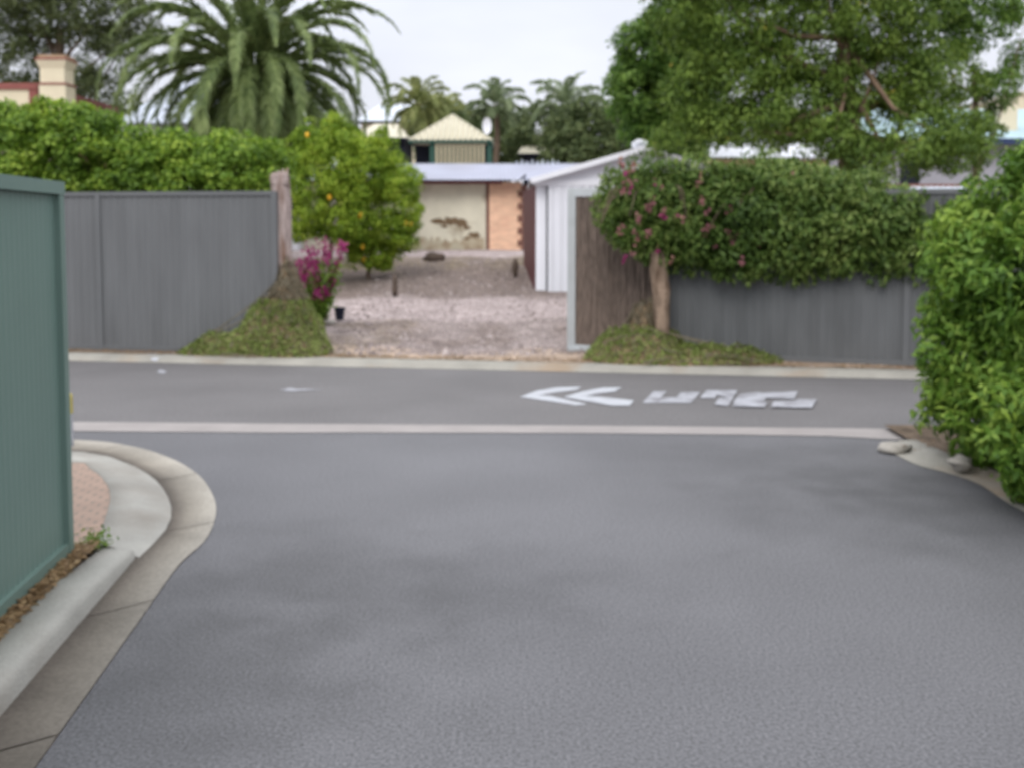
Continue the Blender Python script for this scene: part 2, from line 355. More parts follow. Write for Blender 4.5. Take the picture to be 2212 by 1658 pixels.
def sheet(name, pts, z, m, dz=.0):
    mb = MB(); mb.poly([(p[0], p[1], z) for p in pts]); o = mb.build(name, m); tag(o, kind='structure'); return o
def resample(pts, n):
    pts = [Vector(p) for p in pts]; s = [0]
    for a, b in zip(pts, pts[1:]): s.append(s[-1]+(b-a).length)
    def cr_(t):
        i = max(j for j in range(len(pts)-1) if s[j] <= t+1e-9); k = (t-s[i])/max(s[i+1]-s[i], 1e-9)
        p0, p1, p2, p3 = pts[max(i-1, 0)], pts[i], pts[i+1], pts[min(i+2, len(pts)-1)]
        return .5*((2*p1)+(p2-p0)*k+(2*p0-5*p1+4*p2-p3)*k*k+(3*p1-p0-3*p2+p3)*k**3)
    return [cr_(s[-1]*i/(n-1)) for i in range(n)]
def loft(name, lines, m, parent=None, smooth=True):
    n = len(lines[0]); v = [tuple(p) for l in lines for p in l]
    f = [[j*n+i, j*n+i+1, (j+1)*n+i+1, (j+1)*n+i] for j in range(len(lines)-1) for i in range(n-1)]
    return mesh(name, v, f, m, parent, smooth)

# left kerb geometry (traced on the ground plane)
Oc = [LANE(-1.133, y) for y in (-4, -1, 1.5, 3, 4.2, 4.87)]+[G(*p) for p in ((447,1162),(467,1101),(452,1055),(421,1020),(366,989),(284,964),(162,950))]+[Vector((-4.6,8.02,0)), Vector((-7,8.2,0)), Vector((-14,8.6,0))]
Ic = [LANE(-1.36, y) for y in (-4, -1, 1.5, 3, 4.2, 5.02)]+[G(*p) for p in ((355,1152),(371,1111),(360,1070),(325,1030),(264,999),(162,977))]+[Vector((-4.4,7.62,0)), Vector((-7,7.8,0)), Vector((-14,8.2,0))]
Os, Is = resample(Oc, 120), resample(Ic, 120)
STRIP_T = [Vector((-16, 9.2, 0)), G(162,911), G(760,916), G(1352,920), G(1939,926), Vector((7, 8.15, 0)), Vector((20, 7.6, 0))]
STRIP_B = [Vector((-16, 8.8, 0)), G(162,931), G(760,934), G(1352,936), G(1850,943), G(1950,950), Vector((7, 7.78, 0)), Vector((20, 7.2, 0))]
right_edge = [LANE(3.36, y) for y in (-4, 0, 3, 5)]+[G(2212,1100), G(2128,1047), G(2060,1022), G(1993,1005), G(1950,985), G(1905,964), G(1850,951)]
lane_pts = [LANE(3.5,-4), LANE(3.5,6.5), Vector((3.1,8.0,0))] + [Vector((p.x, p.y+.03, 0)) for p in reversed(STRIP_B[:5])] + [Vector((p.x, p.y, 0)) for p in reversed(Os) if p.x > -16]
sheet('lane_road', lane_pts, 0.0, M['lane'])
far_line = [Vector((x, kerb_y(x), 0)) for x in (-18, -12, -6, -2, 0, 2, 5, 10, 20)]
sheet('cross_street', [Vector((p.x, p.y+.03, 0)) for p in far_line]+[Vector((p.x, p.y-.03, 0)) for p in reversed(STRIP_T)], 0.0, M['street'])
o = loft('drain_strip', [[Vector((p.x, p.y, .005)) for p in resample(STRIP_T, 60)], [Vector((p.x, p.y, .005)) for p in resample(STRIP_B, 60)]], M['strip'], None, False); tag(o, kind='structure')
# gutter
OsF, IsF = resample(Oc, 2400), resample(Ic, 2400)
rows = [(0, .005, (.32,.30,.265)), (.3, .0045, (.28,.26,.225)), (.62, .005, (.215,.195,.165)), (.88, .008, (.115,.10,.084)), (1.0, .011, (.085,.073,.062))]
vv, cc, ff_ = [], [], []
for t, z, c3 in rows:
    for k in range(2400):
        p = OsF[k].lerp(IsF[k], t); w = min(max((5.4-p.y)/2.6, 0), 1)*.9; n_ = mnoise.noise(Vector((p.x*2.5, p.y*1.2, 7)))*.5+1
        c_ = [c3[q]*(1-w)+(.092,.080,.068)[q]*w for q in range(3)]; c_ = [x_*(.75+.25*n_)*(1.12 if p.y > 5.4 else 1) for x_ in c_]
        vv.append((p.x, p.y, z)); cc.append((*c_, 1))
skip = set(); run = 0
for k in range(1, 2400):
    run += (OsF[k]-OsF[k-1]).length
    if run > 1.2: skip.add(k); run = 0
for j_ in range(len(rows)-1):
    for k in range(2399):
        if k in skip: continue
        ff_.append([j_*2400+k, j_*2400+k+1, (j_+1)*2400+k+1, (j_+1)*2400+k])
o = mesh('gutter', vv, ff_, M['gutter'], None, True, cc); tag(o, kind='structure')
# gutter joints and kerb joints: thin dark grooves laid over the concrete
# raised kerb (near part)
ysr = np.linspace(-4, 4.98, 90)
prof = [(-1.356, .006), (-1.360, .030), (-1.366, .062), (-1.374, .082), (-1.390, .093), (-1.405, .095), (-1.525, .097), (-1.54, -.02)]
o = loft('raised_kerb', [[LANE(u, y, z*(1-.42*min(max((y-4.35)/.6, 0), 1)) if z > 0 else z) for y in ysr] for u, z in prof], M['conc']); tag(o, kind='structure')
v = [tuple(LANE(u, 4.98, z*.58 if z > 0 else z)) for u, z in prof]+[tuple(LANE(-1.356, 4.98, -.02))]
# laid-back kerb round the corner
Bc = [G(205,1180,.05), G(228,1121,.05), G(239,1070,.05), G(223,1035,.05), G(193,1012,.05), G(150,999,.05), Vector((-4.4,7.05,.05)), Vector((-7,7.2,.05)), Vector((-14,7.6,.05))]
Ic2 = [G(300,1208), G(355,1152), G(371,1111), G(360,1070), G(325,1030), G(264,999), G(162,977), Vector((-4.4,7.62,0)), Vector((-7,7.8,0)), Vector((-14,8.2,0))]
Bs, I2 = resample(Bc, 60), resample(Ic2, 60)
o = loft('corner_kerb', [[Vector((p.x, p.y, .011)) for p in I2], [I2[i].lerp(Bs[i], .12)+Vector((0,0,.018)) for i in range(60)], [I2[i].lerp(Bs[i], .55)+Vector((0,0,.025)) for i in range(60)], [Vector((p.x, p.y, .062)) for p in Bs], [Vector((p.x-.01, p.y-.01, -.02)) for p in Bs]], M['conc']); tag(o, kind='structure')
kerb_end = MB(); kerb_end.poly([Vector(p) for p in v]); o = kerb_end.build('kerb_end', M['conc']); tag(o, kind='structure')
# paving behind the corner kerb, and the leafy strip at the fence foot
sheet('brick_paving', [(p.x, p.y) for p in Bs if p.x > -8]+[(-8, 4.96), (LANE(-1.5, 4.96).x, 4.96)], .056, M['brick'])
sheet('verge_soil', [LANE(-1.53, -4), LANE(-1.53, 4.95), LANE(-9, 4.95), LANE(-9, -4)], .086, M['mulch'])
# far kerb, low and rolled, with verge in front of the fences
fl = resample(far_line, 80)
pr = [(-.02, .004), (.0, .012), (.05, .05), (.09, .068), (.14, .074), (.25, .076), (.27, .02)]
o = loft('far_kerb', [[Vector((p.x, p.y+dy, z)) for p in fl] for dy, z in pr], M['farkerb']); tag(o, kind='structure')
# right hand kerb and verge under the big hedge
ri = resample(right_edge, 60)
def off(pts, d, z):
    out = []
    for i, p in enumerate(pts):
        t = (pts[min(i+1, len(pts)-1)]-pts[max(i-1, 0)]); t.normalize(); out.append(Vector((p.x+t.y*d, p.y-t.x*d, z)))
    return out
rk = right_edge[:-1]; ri = resample(rk, 90); cut = ri
o = loft('right_kerb', [off(cut, -.03, .004), off(cut, .09, .012), off(cut, .13, .045), off(cut, .25, .05), off(cut, .265, -.02)], M['farkerb']); tag(o, kind='structure')
kb = off(cut, .23, 0)
sheet('right_verge', [(p.x, p.y) for p in kb]+[(kb[-1].x+.02, 8.28), (12, 7.6), (12, -4)], .034, M['soil'])

def markpoly(name, polys, label, cat='road marking'):
    mb = MB()
    for i, q in enumerate(polys): mb.poly([G(px, py, .004+.0012*i) for px, py in q])
    return tag(mb.build(name, M['paintw'] if 'chevron' in name else M['paint']), label, cat)
A1 = lambda r, s: (1109+.1671*r, 808.1+.1671*s)
markpoly('painted_chevrons', [[A1(*p) for p in q] for q in (
    [(85,285),(300,205),(560,160),(880,152),(820,192),(560,222),(350,262),(200,292)],
    [(85,285),(350,268),(470,272),(960,380),(800,392),(480,342)],
    [(650,285),(900,212),(1160,162),(1400,160),(1310,215),(1060,245),(900,288)],
    [(650,285),(920,276),(1120,284),(1560,330),(1500,398),(1280,396),(980,345)])], 'white double chevron arrow painted on the far street, pointing left')
A2 = lambda r, s: (1358.3+.2021*r, 816.7+.2021*s)
markpoly('painted_symbol', [[A2(*p) for p in q] for q in (
    [(145,255),(210,190),(265,132),(405,132),(350,190),(290,255)],
    [(300,255),(340,205),(500,195),(560,255)],
    [(500,210),(555,145),(765,140),(710,205),(665,258),(560,255)],
    [(760,205),(830,120),(960,120),(920,205)], [(925,165),(965,122),(1160,120),(1110,215)],
    [(915,275),(960,205),(1115,205),(1060,290)],
    [(1110,262),(1180,165),(1380,140),(1500,165),(1440,245)], [(1400,185),(1440,150),(1805,132),(1768,215),(1520,205)],
    [(1100,290),(1150,255),(1480,250),(1450,302)],
    [(1520,303),(1545,240),(1790,232),(1760,303)], [(1740,305),(1800,218),(2010,218),(1955,308)])], 'blocky white symbol painted behind the chevron arrow')
def blob(cx, cy, rx, ry, rot=.3):
    return [(cx+rx*math.cos(a)*(1+.25*math.sin(3*a))+ry*rot*math.sin(a), cy+ry*math.sin(a)) for a in [k*math.pi/5 for k in range(10)]]
markpoly('paint_splash', [blob(349,803,9,4)], 'small white paint dab on the street, nearest the far kerb at left')
markpoly('paint_splash', [blob(628,840,14,4), blob(650,840,45,1.6)], 'white paint dab with a faint streak, in the far street left of centre')
markpoly('paint_splash', [blob(2020,882,34,5)], 'white paint mark by the big hedge at the right edge of the far street')
for px, py, zz, lab in ((318,785,.03,'lower white paint dab on the far kerb face, below the left grey fence'), (321,768,.079,'upper white paint dab on top of the far kerb, below the left grey fence')):
    c = G(px, py, zz); mb = MB(); yk = kerb_y(c.x)
    up = (lambda dy: 0.018+max(0, dy)*.7) if zz < .05 else (lambda dy: zz)
    pts_ = []
    for a in range(10):
        th = a*math.pi/5; x_, y_ = c.x+.06*math.cos(th), (yk+.035 if zz < .05 else yk+.19)+.03*math.sin(th)
        pts_.append((x_, y_, np.interp(y_-yk, [0,.05,.09,.14,.25], [.012,.05,.068,.074,.076])+.004))
    mb.poly(pts_); tag(mb.build('kerb_paint_mark', M['paintw']), lab, 'kerb marking')

# ------------------------------------------------------------------ fences
def line_at(a, b, t): return Vector(a).lerp(Vector(b), t)
def colorbond(name, a, b, z0, z1, m, mrail, label, rib=.1, amp=.008, post_every=2.35, lowrail=True, first_post=True, cat='fence'):
    a, b = Vector((a[0], a[1], 0)), Vector((b[0], b[1], 0)); Ln = (b-a).length; d = (b-a)/Ln; nrm = Vector((d.y, -d.x, 0))
    root = thing(name, (*a.lerp(b, .5).xy, z0), label, cat)
    n = max(1, round(Ln/post_every))
    for i in range(n):
        p, q = a+d*(Ln*i/n+.03), a+d*(Ln*(i+1)/n-.03); mb = MB(); k = int((q-p).length/rib); per = 8
        prof_ = []
        for j in range(k*per+1):
            ph = (j % per)/per; o_ = amp*(1 if ph < .42 else (-1 if .5 <= ph < .92 else 0)); prof_.append(p.lerp(q, j/(k*per))+nrm*o_)
        base = len(mb.v)
        for pt in prof_: mb.v.append((pt.x, pt.y, z0+.03)); mb.v.append((pt.x, pt.y, z1-.03))
        for j in range(len(prof_)-1): mb.f.append([base+2*j, base+2*j+2, base+2*j+3, base+2*j+1])
        mb.build('panel', m, root)
    for zz, h in ((z1-.05, .05), (z0, .05)):
        mb = MB(); t = nrm*.022
        pts = [a-t, b-t, b+t, a+t]; mb.hexa([(p.x, p.y, zz) for p in pts], [(p.x, p.y, zz+h) for p in pts]); mb.build('rail', mrail, root)
    for i in range(n+1):
        if i == 0 and not first_post: continue
        c = a+d*(Ln*i/n); mb = MB(); pts = [c-d*.03-nrm*.026, c+d*.03-nrm*.026, c+d*.03+nrm*.026, c-d*.03+nrm*.026]
        mb.hexa([(p.x, p.y, z0-.1) for p in pts], [(p.x, p.y, z1-.004) for p in pts]); mb.build('post', mrail, root)
    return root
# green fence alongside the lane at left (its corner is near)
gf_a, gf_b = LANE(-1.628, -2.4), LANE(-1.628, 4.80)
root = colorbond('green_fence', gf_a, gf_b, .09, 1.775, M['greenf'], M['greenf2'], 'tall green steel panel fence close by at the left edge of the lane', rib=.055, amp=.0012)
mb = MB(); nrm = Vector((1, .0874, 0)).normalized()
a, b = LANE(-1.628, -2.4), LANE(-1.628, 4.835); t = nrm*.03
mb.hexa([(p.x, p.y, 1.725) for p in (a-t, b-t, b+t, a+t)], [(p.x, p.y, 1.782) for p in (a-t, b-t, b+t, a+t)]); mb.build('cap_rail', M['greenf2'], root)
colorbond('green_return_fence', (gf_b.x-.05, gf_b.y, 0), (gf_b.x-7.5, gf_b.y+.35, 0), .09, 1.77, M['greenf'], M['greenf2'], 'green steel fence returning behind the corner of the near green fence', rib=.055, amp=.0012)
fA, fB = G(-500, 740, .08), G(598, 762.5, .08)
colorbond('grey_fence', (fA.x-2, fA.y+.25, 0), fB, .08, 2.0, M['greyf'], M['greyrail'], 'mid grey ribbed steel fence left of the driveway, hedge growing above it', rib=.085, amp=.0035)
fC, fD = G(1440, 769.5, .08), G(1998, 791, .08)
ext = (fD-fC).normalized()
colorbond('grey_fence', fC, fD+ext*5, .08, 1.98, M['greyf2'], M['greyrail'], 'darker grey steel fence right of the driveway, climber spilling over its top', rib=.085, amp=.0035)

# ------------------------------------------------------------------ posts and gate
r = thing('weathered_post', P(612,700,12.72), 'leaning weathered grey timber post at the end of the left grey fence', 'post')
mb = MB(); pts = [P(616,720,12.72), P(613,600,12.72), P(611,520,12.74), P(609,440,12.75), P(604,385,12.76), P(602,374,12.76)]
mb.tube(pts, [.13,.12,.108,.112,.118,.10], 12, .10); mb.build('post_shaft', M['wood'], r, True)
mb = MB()
for k in range(4): mb.tube([P(590+k*9,402,12.68), P(594+k*9,372-k*3,12.74)], [.035,.012], 5, .1)
mb.build('split_top', M['wood'], r, True)
r = thing('tree_stump', P(1424,745,11.95), 'rough tan stump standing at the end of the right grey fence', 'stump')
mb = MB(); pts = [P(1432,765,11.95), P(1431,720,11.95), P(1428,675,11.96), P(1428,630,11.97), P(1424,590,12.0), P(1420,540,12.0)]
mb.tube(pts, [.105,.095,.085,.10,.09,.085], 12, .2); mb.build('stump_trunk', M['tan'], r, True)
mb = MB(); mb.tube([P(1432,735,11.88), P(1445,765,11.85)], [.06,.03], 7, .1); mb.tube([P(1415,740,11.88), P(1395,768,11.8)], [.06,.03], 7, .1); mb.build('root_flare', M['tan'], r, True)

gY = 12.95
r = thing('driveway_gate', P(1320,757,gY), 'brushwood gate in a pale steel frame at the right of the driveway', 'gate')
mb = MB()
x0, x1 = P(1234,600,gY).x, P(1425,600,12.5).x
zt, zb = P(1234,416,gY).z, .115
y0_, y1_ = gY, 12.55
mb.bar((x0, y0_, .06), (x0, y0_, zt+.05), .095, .06)
mb.bar((x1, y1_, .06), (x1, y1_, zt+.05), .07, .06)
mb.bar((x0+.04, y0_-.001, zt), (x1-.04, y1_, zt), .06, .09)
mb.bar((x0+.04, y0_-.001, zb), (x1-.04, y1_, zb), .06, .06)
mb.build('gate_frame', M['galv'], r)
mb = MB(); mb.box(x0-.04, x0+.24, gY-.12, gY-.035, .06, .105); mb.build('gate_foot', M['galv'], r)
mb = MB(); random.seed(5)
n = 260
for i in range(n):
    t = (i+.5)/n; x = x0+.06+(x1-x0-.1)*t; y = y0_+(y1_-y0_)*t+random.uniform(-.02, .02)
    mb.tube([(x+random.uniform(-.01,.01), y, .14), (x+random.uniform(-.012,.012), y-.006, 1.0), (x+random.uniform(-.014,.014), y, zt-.05+random.uniform(-.02,.0))], [.0075,.0065,.004], 4, .2)
mb.hexa([(x0+.04,y0_+.022,.14),(x1-.04,y1_+.022,.14),(x1-.04,y1_+.05,.14),(x0+.04,y0_+.05,.14)], [(x0+.04,y0_+.022,zt-.05),(x1-.04,y1_+.022,zt-.05),(x1-.04,y1_+.05,zt-.05),(x0+.04,y0_+.05,zt-.05)])
mb.build('brushwood_panel', M['brush'], r)

# ------------------------------------------------------------------ white shed
SY = 22.7
r = thing('white_shed', P(1300,650,SY), 'white metal garage with a low gable roof behind the gate', 'shed')
def wallquad(mb, pxs, Y, zb, zt, th=.12):
    a, b = P(pxs[0], 490, Y).x, P(pxs[1], 490, Y).x; mb.box(a, b, Y, Y+th, zb, zt)
zE = P(1158,388,SY).z; zb = .12
xl, xr = P(1184,500,SY).x, P(1620,500,SY).x
xp = P(1158,500,SY).x
mb = MB(); k = 22; 
mb.corr((xl, SY, zb), (xr, SY, zb), (xr, SY, zE-.13), (xl, SY, zE-.13), k, .012)
mb.build('front_wall', M['white'], r)
mb = MB(); mb.box(xp, xl-.035, SY+.12, SY+.34, zb+.09, zE-.10); mb.build('corner_post', M['whitetrim'], r)
mb = MB(); mb.box(xp+.02, xl-.03, SY+.14, SY+.3, zb-.1, zb+.085); mb.box(xl-.034, xl-.001, SY+.05, SY+.2, zb-.1, zE-.14); mb.build('post_foot', M['dark'], r)
# maroon side wall going back
mb = MB(); xb_ = P(1131,500,27.5).x
mb.hexa([(xp-.02, SY+.3, zb-.1), (xp+.05, SY+.3, zb-.1), (xb_+.07, 27.5, zb-.1), (xb_, 27.5, zb-.1)], [(xp-.02, SY+.3, zE-.12), (xp+.05, SY+.3, zE-.12), (xb_+.07, 27.5, zE-.12), (xb_, 27.5, zE-.12)]); mb.build('side_wall', M['maroon'], r)
apx, apz = P(1388,320,SY).x, P(1388,320,SY).z
mb = MB(); mb.hexa([(xp-.05, SY-.02, zE-.13), (xr+.05, SY-.02, zE-.13), (xr+.05, SY+.05, zE-.13), (xp-.05, SY+.05, zE-.13)], [(xp-.05, SY-.02, zE), (xr+.05, SY-.02, zE), (xr+.05, SY+.05, zE), (xp-.05, SY+.05, zE)])
mb.build('lintel', M['whitetrim'], r)
mb = MB(); mb.poly([(xp, SY, zE), (xr, SY, zE), (apx, SY, apz-.02)]); mb.build('gable', M['white'], r)
for sx, nm in ((xp-.12, 'roof'), (2*apx-xp+.12, 'roof')):
    mb = MB(); e0 = Vector((sx, SY-.22, zE-.01)); rg = Vector((apx, SY-.22, apz)); dy = Vector((0, 6, 0))
    mb.corr(e0, e0+dy, rg+dy, rg, 30, .015); mb.build(nm, M['white'], r)
    mb = MB(); mb.bar(e0+Vector((0,-.02,-.03)), rg+Vector((0,-.02,-.03)), .03, .11); mb.build('barge_board', M['whitetrim'], r)
r2 = thing('roof_vent', P(1383,322,SY+.8), 'white ribbed vent on the ridge of the white garage roof', 'roof vent')
mb = MB(); c = P(1383,322,SY+.8)
mb.tube([c+Vector((0,0,-.1)), c+Vector((0,0,.0))], .09, 12); mb.build('vent_throat', M['whitetrim'], r2)
mb = MB()
for k in range(16):
    a = 2*math.pi*k/16; ca, sa = math.cos(a), math.sin(a); pp = []
    mb.tube([c+Vector((.08*ca,.08*sa,0)), c+Vector((.17*ca,.17*sa,.05)), c+Vector((.17*ca,.17*sa,.12)), c+Vector((.05*ca,.05*sa,.19))], .022, 4)
mb.build('vent_turbine', M['whitetrim'], r2)

# ------------------------------------------------------------------ old shed at the back
OY = 35.0
r = thing('old_shed', P(1000,541,OY), 'old cream and pink rendered outbuilding with an iron roof at the end of the yard', 'outbuilding')
zg = .75
def xat(px, Y): return (px-1106.0)/FPX*Y*1.0
zw = P(1000,394,OY).z
mb = MB(); mb.box(xat(600,OY), xat(1050,OY), OY, OY+.25, zg-.2, zw); mb.build('cream_wall', M['stained'], r)
def patch(pts_, Y, m, nm, parent, dz=.02):
    mb = MB(); b = [P(px, py, Y) for px, py in pts_]; mb.hexa([p for p in b], [p-Vector((0, dz, 0)) for p in b]); return mb.build(nm, m, parent)
rs = random.Random(12)
for (cx, cy, rx, ry) in ((948,479,17,7),(972,478,16,9),(996,482,19,9),(1008,492,8,5),(960,489,9,4),(1024,508,13,7),(1008,516,7,3)):
    pts_ = []
    for k in range(14): a = k*2*math.pi/14; q = rs.uniform(.6,1.25); pts_.append((cx+rx*q*math.cos(a), cy+ry*q*math.sin(a)))
    patch(pts_, OY-.004-.001*rs.random(), M['flaked'], 'flaked_patch', r, .01+.004*rs.random())
pts_ = [(870+4.5*k, 516+rs.uniform(-9,9)-(8 if k > 30 else 0)) for k in range(40)]+[(1048,541),(870,541)]
patch(pts_, OY-.003, mat('damp_render', (.46,.37,.26), .95, .3, 3, .4, 20, stain=(.54,.50,.38), sscale=3, slo=.4, shi=.6), 'damp_patch', r, .008)
mb = MB(); mb.box(xat(1050,OY), xat(1057,OY), OY-.02, OY+.2, zg-.2, zw); mb.build('brick_pier', M['brickd'], r)
mb = MB(); mb.box(xat(1057,OY), xat(1128,OY), OY-.08, OY+.25, zg-.2, zw); mb.build('pink_wall', M['pink'], r)
mb = MB()
for i in range(13):
    z = zg+i*.2; w_ = 1118 if i % 2 else 1126
    if z+.2 > zw: break
    mb.box(xat(w_,OY), xat(1150,OY), OY-.12, OY-.07, z, z+.192)
mb.build('brick_quoins', M['brickd'], r)
mb = MB(); ze = P(1000,389,34.4).z
mb.box(xat(600,34.5), xat(1085,34.5), 34.42, 34.5, ze-.13, ze-.01); mb.build('fascia', M['maroon'], r)
mb = MB(); mb.corr((xat(600,34.3), 34.3, ze), (xat(1400,34.3), 34.3, ze), (xat(1400,34.3), 37.6, P(1000,354,37.6).z), (xat(600,34.3), 37.6, P(1000,354,37.6).z), 90, .03)
mb.build('roof', M['iron'], r)
zr = P(1000,354,37.6).z
for i in range(9):
    mb = MB(); x = xat(1115+i*11, 37.4); mb.box(x, x+.05, 37.3, 37.36, zr-.1, zr+.07+.05*(i % 2)); mb.build('bent_ridge_strip', M['paleroof'], r)
mb = MB(); mb.hexa([P(1112,398,34.2), P(1136,375,34.2), P(1136,383,34.2)], [P(1112,398,34.3), P(1136,375,34.3), P(1136,383,34.3)]); mb.build('roof_bracket', M['dark'], r)

# ------------------------------------------------------------------ pavilion
VY = 42.0
r = thing('pavilion', (xat(975,VY), VY, .9), 'small pavilion with a cream pyramid roof and slatted side, behind the old outbuilding', 'pavilion')
xa, xb2 = xat(885,VY), xat(1063,VY); hw = (xb2-xa)/2; zc = P(975,303,VY).z; ztop = P(975,249,VY+hw).z; ap = Vector(((xa+xb2)/2, VY+hw, ztop))
cs = [Vector((xa,VY,zc)), Vector((xb2,VY,zc)), Vector((xb2,VY+2*hw,zc)), Vector((xa,VY+2*hw,zc))]
mb = MB()
for q in range(4):
    a, b = cs[q], cs[(q+1) % 4]; nrm = (b-a).cross(ap-a).normalized(); waves = 15; n = waves*6; base = len(mb.v)
    for i in range(n+1):
        t = i/n; o_ = nrm*.07*math.sin(2*math.pi*t*waves); k = min(t, 1-t)*2
        mb.v.append(tuple(a.lerp(b, t)+o_)); up = (a.lerp(b, .5)).lerp(ap, 1); top = a.lerp(b, t)+(ap-a.lerp(b, .5))*k
        mb.v.append(tuple(top+o_*.5))
    for i in range(n): mb.f.append([base+2*i, base+2*i+2, base+2*i+3, base+2*i+1])
mb.build('roof', M['creamroof'], r)
mb = MB()
for q in range(4): mb.tube([cs[q], ap], .045, 6)
mb.build('hip_capping', M['creamroof'], r)
mb = MB()
for q in range(4): mb.bar(cs[q]+Vector((0,0,-.06)), cs[(q+1) % 4]+Vector((0,0,-.06)), .06, .10)
mb.build('gutter', M['darkgreen'], r)
xs0, xs1 = xat(942,VY), xat(1050,VY)
mb = MB(); ns = 12
for i in range(ns):
    x = xs0+(xs1-xs0)*i/ns; mb.box(x, x+(xs1-xs0)/ns*.55, VY+.06, VY+.15, .9, zc-.12)
mb.build('slat_screen', M['slat'], r)
for px in (929, 1052):
    mb = MB(); mb.box(xat(px,VY), xat(px+11,VY), VY+.1, VY+.28, .8, zc-.1); mb.build('post', M['darkgreen'], r)
mb = MB(); mb.box(xa+.15, xb2-.15, VY+1.2, VY+1.3, .8, zc-.11); mb.box(xs0, xs1, VY+.3, VY+.34, .8, zc-.2); mb.build('inner_wall', M['dark'], r)

# ------------------------------------------------------------------ other buildings
def hiphouse(name, px0, px1, ytop, yeave, ybase, Y, label, mroof, mwall, inset=.22, dep=5):
    r = thing(name, (xat((px0+px1)/2, Y), Y, .9), label, 'house')
    a, b = xat(px0,Y), xat(px1,Y); ze = P(1106,yeave,Y).z; zt = P(1106,ytop,Y+dep/2).z; i = (b-a)*inset
    mb = MB(); c = [(a,Y,ze),(b,Y,ze),(b,Y+dep,ze),(a,Y+dep,ze)]; r0, r1 = (a+i,Y+dep/2,zt),(b-i,Y+dep/2,zt)
    mb.poly([c[0],c[1],r1,r0]); mb.poly([c[2],c[3],r0,r1]); mb.poly([c[1],c[2],r1]); mb.poly([c[3],c[0],r0]); mb.build('roof', mroof, r)
    mb = MB(); mb.box(a+.3, b-.3, Y+.35, Y+dep-.3, .8, ze-.01); mb.build('wall', mwall, r)
    mb = MB(); mb.box(a, b, Y-.08, Y-.005, ze-.12, ze); mb.build('gutter', M['dark'], r)
    w = (b-a)*.3
    mb = MB(); mb.box(a+w, a+w*1.7, Y+.31, Y+.345, ze-1.7, ze-.5); mb.build('window', M['dark'], r)
    return r
hiphouse('distant_house', 1118, 1206, 290, 332, 380, 50, 'distant house with a cream hip roof, right of the pavilion', M['creamroof'], M['dark'], .3)
hiphouse('distant_house', 760, 886, 268, 298, 380, 52, 'distant house with a cream roof edge, left of the pavilion', M['creamroof'], M['dark'], .3)
hiphouse('grey_roofed_house', 770, 935, 226, 262, 380, 60, 'pale grey roof showing beyond the pavilion beside the tall date palm', M['paleroof'], M['cream'], .25)
r = thing('satellite_dish', P(1052,300,46), 'small white dish just right of the pavilion roof', 'dish')
mb = MB(); c = P(1052,272,46); n = 14
for i in range(5):
    for k in range(n):
        th = 2*math.pi*k/n; rr = i/4; mb.v.append((c.x+.20*rr*math.cos(th), c.y+.1*(1-rr*rr), c.z+.36*rr*math.sin(th)))
for i in range(4):
    for k in range(n): mb.f.append([i*n+k, i*n+(k+1) % n, (i+1)*n+(k+1) % n, (i+1)*n+k])
mb.build('dish_bowl', M['whitetrim'], r, True)
mb = MB(); mb.tube([(c.x, 46.16, .9), (c.x, 46.14, c.z)], .03, 6); mb.build('mast', M['dark'], r)

# house with chimney, far left
HY = 24.6
r = thing('cream_house', (xat(-60,HY), HY, .5), 'cream rendered house with red brown trim above the left hedge', 'house')
zt_ = P(0,180,HY).z
mb = MB(); mb.box(xat(-330,HY), xat(75,HY), HY, HY+5, .3, zt_-.14); mb.build('wall', M['cream'], r)
mb = MB(); mb.box(xat(75,HY), xat(93,HY), HY-.03, HY+5, .3, zt_-.14); mb.box(xat(-330,HY), xat(94,HY), HY-.05, HY+5.02, zt_-.14, zt_); mb.build('trim', M['redtrim'], r)
mb = MB(); cx0, cx1 = xat(96,24), xat(152,24)
zc_ = P(120,118,24).z; zm = P(120,148,24).z; z2 = P(120,183,24).z
mb.box(cx0, cx1, 24, 24.56, .5, z2); mb.box(cx0+.02, cx1-.02, 24.02, 24.54, z2+.04, zm-.0)
chim = mb.build('chimney', M['cream'], r)
mb = MB(); a, b = cx0-.05, cx1+.05
mb.hexa([(cx0+.02,24.02,zm+.001),(cx1-.02,24.02,zm+.001),(cx1-.02,24.54,zm+.001),(cx0+.02,24.54,zm+.001)], [(a,23.95,zc_-.12),(b,23.95,zc_-.12),(b,24.61,zc_-.12),(a,24.61,zc_-.12)])
mb.build('chimney_cap', M['cream'], chim)
mb = MB(); mb.box(cx0-.02, cx1+.02, 23.98, 24.58, z2, z2+.039); mb.box(a-.01, b+.01, 23.94, 24.62, zc_-.119, zc_-.08); mb.build('chimney_band', M['redtrim'], chim)
mb = MB(); mb.box(a+.04, b-.04, 24.0, 24.56, zc_-.079, zc_); mb.build('chimney_top', mat('chimney_brick', (.36,.26,.17), .9, .2, 12), chim)
# pale roof behind the palm
r = thing('corrugated_roof_house', (xat(400,34), 34, .8), 'house with a pale grey iron roof glimpsed behind the date palm', 'house')
mb = MB(); zf = P(300,268,34).z; zrg = P(300,165,38).z
mb.corr((xat(255,34),34,zf), (xat(640,34),34,zf), (xat(640,34),38,zrg), (xat(330,34),38,zrg), 40, .03); mb.build('roof', M['paleroof'], r)
mb = MB(); mb.box(xat(262,34), xat(640,34), 34.3, 38, .8, zf-.06); mb.build('wall', M['whitetrim'], r)
mb = MB(); mb.box(xat(255,34), xat(640,34), 33.9, 33.98, zf-.1, zf+.02); mb.build('gutter', M['greyrail'], r)

